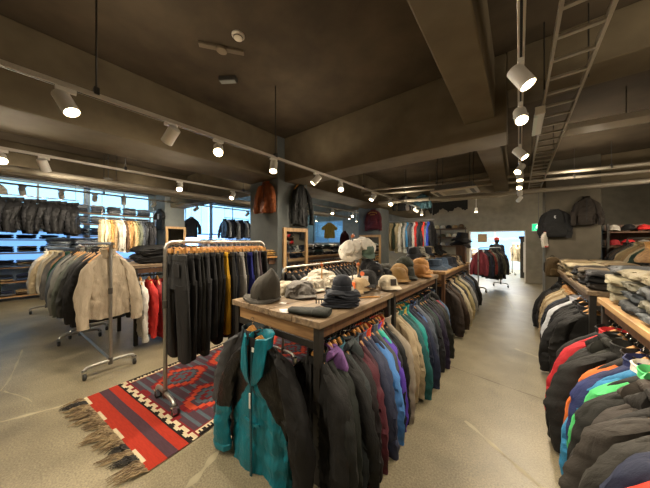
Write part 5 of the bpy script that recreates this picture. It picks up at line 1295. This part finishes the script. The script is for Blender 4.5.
# dark table between the columns and the far bundles
R.seed(9)
for k in range(6):
    for b, x in enumerate((-4.75, -5.15)):
        cols = [[('black', '#1f2022'), ('dark teal', '#29454a'), ('charcoal', '#33363a'), ('white', '#c4c0b6'), ('navy', '#1f2738'), ('grey', '#6c6e70')][(k*2+b+q*5) % 6] for q in range(4)]
        stack(x, 5.1+.39*k, 1.172, R.uniform(-.2, .2)+PI/2, cols, '%s %s stack of the dark table' % (ORD[k+1], ['aisle side', 'inner'][b]), 'sweatshirt', 'folded sweatshirts on the dark table', (1.15, 1.1, 1.1), True, .02, 'folded_sweatshirt', 'folded sweatshirt')
bc = [('white', '#d2ccc0'), ('red', '#a8352c'), ('cream', '#c9bd9f'), ('rust', '#9b4a30'), ('white', '#d6d0c6'), ('beige', '#b6a588'), ('cream', '#c8bfa8'), ('pink', '#b98478')]
rm = MB().loft([[(x, sp(math.cos(2*PI*j/20), .9)*r*(1+.05*math.sin(3*2*PI*j/20+x*9)), r+sp(math.sin(2*PI*j/20), .9)*r*.92) for j in range(20)] for x, r in ((-.24, .06), (-.235, .11), (-.1, .125), (.1, .12), (.235, .11), (.24, .05))]).mesh('rolled_blanket')
for i, (d, c) in enumerate(bc):
    o = O('rolled_blanket', rm, C(c, wr=.8), None, (-6.75, 6.85+.21*i if i < 8 else 0, 1.172), (0, 0, .15)); o.scale = (1, .85, 1.1)
    tag(o, '%s rolled blanket, %s from the near end of the far table' % (d, ORD[i+1]), 'blanket', 'rolled blankets on the far table')

# ------------------------------------------------------------------ mirror on the column
mi = E('standing_mirror', 'tall wooden framed mirror leaning on the near column', 'mirror', (-3.43, 3.38, 0), 0)
def mz(y0, y1, z0, z1): return ((.02, (y0+y1)/2, (z0+z1)/2), (.035, y1-y0, z1-z0))
for nm, a in (('frame_stile', (-.33, -.26, .1, 1.82)), ('frame_stile', (.26, .33, .1, 1.82)), ('frame_rail', (-.26, .26, 1.75, 1.82)), ('frame_rail', (-.26, .26, .1, .18))):
    O(nm, MB().box(*mz(*a)), M_MIRWOOD, mi, bevel=.004)
O('mirror_glass', MB().box((.014, 0, .965), (.01, .525, 1.58)), simple('mirror', '#d7dcdc', .02, 1.0), mi)
sc_ = E('floor_mirror', 'second wooden framed mirror on the far column below the maroon sweatshirt', 'mirror', (-4.12, 7.72, 0))
for nm, a in (('frame_stile', (-.42, -.35)), ('frame_stile', (.35, .42))): O(nm, MB().box(((a[0]+a[1])/2, 0, .95), (.07, .035, 1.7)), M_MIRWOOD, sc_)
for z in (.14, 1.76): O('frame_rail', MB().box((0, 0, z), (.7, .035, .08)), M_MIRWOOD, sc_)
O('mirror_glass', MB().box((0, .005, .95), (.7, .01, 1.56)), simple('mirror', '#d7dcdc', .02, 1.0), sc_)

wm = E('wall_mirror', 'wooden framed mirror on the pillar beside the black printed t-shirt', 'mirror', (-8.93, 3.26, 1.4))
for nm, c_, d_ in (('frame_stile', (.02, -.27, 0), (.035, .07, 1.3)), ('frame_stile', (.02, .27, 0), (.035, .07, 1.3)), ('frame_rail', (.02, 0, .62), (.035, .47, .07)), ('frame_rail', (.02, 0, -.62), (.035, .47, .07))):
    O(nm, MB().box(c_, d_), M_MIRWOOD, wm, bevel=.004)
O('mirror_glass', MB().box((.012, 0, 0), (.01, .47, 1.17)), simple('mirror', '#d7dcdc', .02, 1.0), wm)
# ------------------------------------------------------------------ kilim rug
def rug():
    e = E('kilim_rug', 'red kilim rug with stepped diamond pattern under the trouser rack', 'rug', (-2.66, .47, 0), math.radians(6))
    W, L, NX, NY = 1.42, 2.35, 94, 156
    PALC = ['#973022', '#1f1b19', '#46333a', '#4a545b', '#bcae90', '#702123', '#a84029', '#43504a']
    vs, fs, mi_ = [], [], []
    q = random.Random(2)
    for j in range(NY+1):
        for i in range(NX+1):
            x = -W/2+W*i/NX; y = L*j/NY
            vs.append((x+.006*math.sin(y*7)*(1 if i in (0, NX) else .6), y, .007+.0022*math.sin(x*9+1)*math.sin(y*6)))
    cw = W/NX
    def colr(i, j):
        x = (i+.5)*cw; y = (j+.5)*L/NY; ex_ = min(x, W-x)
        if y < .03: return 4 if int(x*5.3) % 2 == 0 else 0
        if y < .12: return 0
        if y < .20: return 2
        if y < .275: return 0
        if y < .36:                                   # crenellated band
            k = (x % .135)/.135; yy = (y-.275)/.085
            th = .72 if k < .5 else .30
            if abs(yy-th) < .16 or (min(abs(k-.5), abs(k), abs(1-k)) < .11 and .25 < yy < .78): return 4
            return 1 if yy < th else 5
        if ex_ < .035: return 1
        if ex_ < .075:
            return 4 if ((y % .036) < .018 or ex_ > .062) else 1
        if ex_ < .09: return 5
        # field of concentric hexagon diamonds
        px, py = .58, .62
        fx_ = ((x-W/2) % px)/px-.5; fy_ = ((y-.42) % py)/py-.5
        row_ = int((y-.42)//py)
        d = max(abs(fx_)*1.0+abs(round(fy_*12)/12)*.75, abs(fy_)*.98)
        d2 = abs(fx_)+abs(fy_)
        if d < .10: return 3
        if d < .17: return 5
        if d < .25: return 3
        if d < .30: return 7 if row_ % 2 else 2
        if d < .40: return 6
        if d < .46: return 5
        return 3 if (int(y*30) % 3 == 0) else 2
    for j in range(NY):
        for i in range(NX):
            a = j*(NX+1)+i
            fs.append((a, a+1, a+NX+2, a+NX+1)); mi_.append(colr(i, j))
    mb = MB(); mb.v = vs; mb.f = fs; mb.m = mi_
    me = mb.mesh('woven_field', True)
    mats = []
    for c in PALC:
        m, nt, b = newmat('rug_yarn'); b.inputs['Roughness'].default_value = .95; b.inputs['Specular IOR Level'].default_value = .1
        tc = N(nt, 'ShaderNodeTexCoord'); nz = N(nt, 'ShaderNodeTexNoise'); nz.inputs['Scale'].default_value = 60; nz.inputs['Detail'].default_value = 3
        mp = N(nt, 'ShaderNodeMapping'); mp.inputs['Scale'].default_value = (.3, 2.5, 1)
        nt.links.new(tc.outputs['Object'], mp.inputs['Vector']); nt.links.new(mp.outputs['Vector'], nz.inputs['Vector'])
        mx = N(nt, 'ShaderNodeMix', data_type='RGBA'); cc = srgb(c)
        mx.inputs['A'].default_value = tuple(v*.7 for v in cc[:3])+(1,); mx.inputs['B'].default_value = tuple(min(1, v*1.25) for v in cc[:3])+(1,)
        nt.links.new(nz.outputs['Fac'], mx.inputs['Factor']); nt.links.new(mx.outputs['Result'], b.inputs['Base Color'])
        mats.append(m)
    O('woven_field', me, mats, e)
    fr = MB(); q = random.Random(8)
    k = -W/2+.01; n = 0
    while k < W/2:
        # strands gathered in swept bunches
        bn = int((k+W/2)/.085); rb = random.Random(bn*7)
        sx, sy, ln = rb.uniform(-.9, -.25), rb.uniform(-.5, -.15), rb.uniform(.10, .19)
        tip = (bn+.5)*.085-W/2
        x = k; l = ln*q.uniform(.75, 1.15)
        pts = []
        for s in range(7):
            t = s/6
            pts.append((x+(tip-x)*.35*t+sx*l*t*t*.6+q.uniform(-.012, .012), .003-l*t*(.75+.25*t)+q.uniform(-.004, .004), .008+.018*math.sin(PI*t)*q.uniform(.3, 1.4)))
        fr.tube(pts, [.0042, .0042, .004, .0036, .003, .0024, .0015], 5, mi=1 if rb.random() < .12 else (2 if q.random() < .5 else 0))
        k += .0055
    O('fringe', fr, [C('#6d5a42', wr=.3), C('#37332e', wr=.3), C('#94805f', wr=.3)], e)
    # curled shadow side: a dark shoe sized bundle does not exist here
rug()

# ------------------------------------------------------------------ person seen beyond the doorway
def person():
    e = E('person', 'person seen from behind in a dark jacket and orange red cap beyond the doorway', 'person', (-.80, 13.7, 0), .35)
    me = bpy.data.meshes.new('figure')
    J = {'pel': (0, 0, .92), 'sp': (0, 0, 1.12), 'ch': (0, .0, 1.34), 'nk': (0, 0, 1.47), 'hd': (0, -.02, 1.60), 'tp': (0, -.02, 1.68)}
    names = list(J); V = [J[k] for k in names]; Ed = [(0, 1), (1, 2), (2, 3), (3, 4), (4, 5)]; rad = [.14, .125, .14, .055, .085, .06]
    for s in (-1, 1):
        b = len(V)
        V += [(s*.09, 0, .86), (s*.10, -.01, .48), (s*.10, .02, .09), (s*.11, -.12, .04)]; Ed += [(0, b), (b, b+1), (b+1, b+2), (b+2, b+3)]; rad += [.09, .062, .045, .04]
        b = len(V)
        V += [(s*.185, 0, 1.40), (s*.245, .02, 1.14), (s*.235, -.10, .92), (s*.225, -.15, .85)]; Ed += [(2, b), (b, b+1), (b+1, b+2), (b+2, b+3)]; rad += [.058, .045, .035, .03]
    me.from_pydata(V, Ed, [])
    o = bpy.data.objects.new('figure', me); COL.objects.link(o); o.parent = e
    sk = o.modifiers.new('skin', 'SKIN')
    for i, r in enumerate(rad): me.skin_vertices[0].data[i].radius = (r, r*.85)
    me.skin_vertices[0].data[0].use_root = True
    ss = o.modifiers.new('sub', 'SUBSURF'); ss.levels = 2; ss.render_levels = 2
    me.materials.append(C('#3a3d46'))
    O('jacket', torso(77, .62, .225, .21, .13, .13, .012, nz=-.02), C('#23262e'), e, (0, 0, 1.48))
    for s in (-1, 1): O('jacket_sleeve', MB().tube([(s*.16, 0, 1.40), (s*.215, 0, 1.36), (s*.255, .02, 1.14), (s*.245, -.10, .92)], [.07, .078, .066, .052], 12), C('#23262e'), e)
    O('hair', MB().lathe([(.05, 1.50), (.088, 1.55), (.096, 1.62), (.09, 1.68), (.05, 1.70)], 20, sy=1.1, M=Matrix.Translation((0, .0, 0))), C('#171412'), e)
    O('cap_crown', MB().lathe([(.099, 1.645), (.104, 1.66), (.10, 1.71), (.075, 1.755), (.03, 1.775), (.001, 1.778)], 22, sy=1.1), C('#e0452a'), e)
    O('cap_brim', CAPB, C('#d23f26'), e, (0, -.01, 1.65))
    for s in (-1, 1):
        O('ear', MB().lathe([(.001, -.03), (.018, -.01), (.018, .015), (.001, .03)], 10, sx=.5, M=Matrix.Translation((s*.098, -.01, 1.60))), C('#b98a70'), e)
        hb = MB().lathe([(.02, .0), (.036, -.03), (.036, -.07), (.028, -.09)], 12, sx=.5, M=Matrix.Translation((s*.225, -.13, .88)))
        for f in range(4): hb.tube([(s*.225, -.16+.02*f, .80), (s*.223, -.165+.02*f, .755), (s*.215, -.16+.02*f, .715+.008*abs(f-1.5))], [.009, .0085, .006], 7)
        hb.tube([(s*.215, -.165, .85), (s*.20, -.185, .82), (s*.198, -.19, .785)], [.011, .01, .007], 7)
        O('hand', hb, C('#b98a70'), e)
        O('shoe', MB().loft([[(s*.105+math.cos(2*PI*j/14)*w, yy+.0, max(.0, .04+math.sin(2*PI*j/14)*h)) for j in range(14)] for yy, w, h in ((.09, .03, .03), (.06, .045, .05), (-.04, .048, .045), (-.13, .045, .035), (-.19, .03, .025))]), C('#2a2623'), e)
    O('nose', MB().lathe([(.001, .02), (.014, 0), (.001, -.018)], 8, M=Matrix.Translation((0, -.115, 1.60))), C('#b98a70'), e)
person()
# stock in the room beyond
rack('pipe rack of pale jackets in the room beyond the doorway', (-.25, 14.6), 1.6, .5, 1.5, .44)
row([(d, 'jacket', i % 3, c) for i, (d, c) in enumerate([('cream jacket', '#b9ab8c'), ('beige jacket', '#a0906f'), ('pale jacket', '#c9c0ac'), ('olive jacket', '#6b6446'), ('khaki jacket', '#958660'), ('grey jacket', '#7c7d7e'), ('white jacket', '#d0cbc2'), ('tan jacket', '#927a55'), ('black jacket', '#242426'), ('cream coat', '#bfb294')])],
    (-.25+.1*math.cos(.5), 14.6+.1*math.sin(.5)), (.15*math.cos(.5), .15*math.sin(.5)), 1.5, .5+PI/2, 'rack beyond the doorway', 'near end', 'jackets beyond the doorway', hang=False, far=True)
table('pale display table in the room beyond the doorway', -2.6, -1.3, 13.6, 15.4, .95, M_TOPWOOD2, M_PLANKX)
for k in range(4):
    stack(-1.95, 13.85+.42*k, .952, R.uniform(-.2, .2), [('pale grey', '#a5a5a2'), ('white', '#cfcac0'), ('tan', '#96805c')], '%s stack beyond the doorway' % ORD[k+1], 'sweatshirt', 'folded sweatshirts beyond the doorway', (1.3, 1.1, 1.2), True, .02, 'folded_sweatshirt', 'folded sweatshirt')
rack('pipe rack of dark jackets against the right window beyond the doorway'.replace('right ', ''), (.55, 15.9), 1.6, .2, 1.5, .44)
row([(d, 'coat', i % 3, c) for i, (d, c) in enumerate([('black coat', '#1f1f22'), ('cream coat', '#b9ab8c'), ('grey coat', '#77787a'), ('navy coat', '#232a3f'), ('white coat', '#cfcac0'), ('beige coat', '#a59473'), ('olive coat', '#5d5a42'), ('black shirt coat', '#27272a')])], (.65, 15.92), (.18*math.cos(.2), .18*math.sin(.2)), 1.5, .2+PI/2, 'far rack beyond the doorway', 'near end', 'coats beyond the doorway', hang=False, far=True)
pb = E('display_post', 'dark slim display post with a pale panel beyond the doorway', 'display post', (.12, 13.6, 0))
O('post_shaft', MB().box((0, 0, .85), (.16, .12, 1.7)), M_DKSTEEL, pb); O('post_panel', MB().box((.06, -.07, .9), (.07, .02, 1.3)), M_WHITE, pb); O('post_cap', MB().box((0, 0, 1.74), (.26, .2, .12)), C('#4a1a20'), pb)
bo = E('paper_bag', 'tan paper bag hung at the top of the doorway', 'bag', (-1.25, 12.6, 1.72))
O('bag_body', MB().box((0, 0, 0), (.34, .12, .36)), simple('kraft_paper', '#b59a74', .8), bo, bevel=.01); O('bag_handle', MB().tube(arc((0, 0, .18), .07, 0, PI, 8), .006, 6), C('#7a6243'), bo); O('hang_cord', MB().tube([(0, 0, .25), (0, 0, ZC-1.72)], .004, 6), M_BLACKM, bo)
for i, x in enumerate((-2.6, -1.2, .3, 1.5)):
    t = E('ceiling_lamp', 'long white ceiling lamp beyond the doorway, %s from the pale grey side' % ORD[i+1], 'lamp', (x, 15.2, 2.55), 0, 'lamps beyond the doorway')
    O('lamp_tube', MB().box((0, 0, 0), (.5, .9, .04)), emis('tube_white', '#f4f8ff', 9), t); O('lamp_case', MB().box((0, 0, .045), (.54, .94, .05)), M_WHITE, t)
    O('suspension_rod', MB().tube([(0, 0, .06), (0, 0, ZC-2.55)], .006, 6), M_STEEL, t)
ld = bpy.data.lights.new('beyond_fill', 'AREA'); ld.energy = 420; ld.size = 2.5; ld.color = (1, .95, .86)  # added area light that brightens the room beyond the doorway
lo = bpy.data.objects.new('beyond_fill', ld); COL.objects.link(lo); lo.location = (-.8, 15.2, 2.45)

# ------------------------------------------------------------------ world and camera
w = bpy.data.worlds.new('daylight'); S.world = w; w.use_nodes = True
bg = w.node_tree.nodes['Background']; bg.inputs['Color'].default_value = srgb('#aadcf6'); bg.inputs['Strength'].default_value = 3.0
# daylight entering through the window wall
ld = bpy.data.lights.new('window_daylight', 'AREA'); ld.shape = 'RECTANGLE'; ld.size = 13; ld.size_y = 2.4; ld.energy = 2200; ld.color = (.5, .72, 1.0)
lo = bpy.data.objects.new('window_daylight', ld); COL.objects.link(lo); lo.location = (XL-.6, 4.8, 2.2); lo.rotation_euler = (0, -PI/2, 0)
cd = bpy.data.cameras.new('camera'); cd.sensor_width = 36; cd.sensor_fit = 'HORIZONTAL'; cd.lens = 36*244/650; cd.shift_y = -2/650; cd.clip_start = .05; cd.clip_end = 80
co = bpy.data.objects.new('camera', cd); COL.objects.link(co); co.location = (0, 0, 1.55); co.rotation_euler = (PI/2, 0, math.atan(194/244))
S.camera = co
S.view_settings.view_transform = 'Standard'; S.view_settings.exposure = .2
S.cycles.max_bounces = 7; S.cycles.diffuse_bounces = 4; S.cycles.sample_clamp_indirect = 6
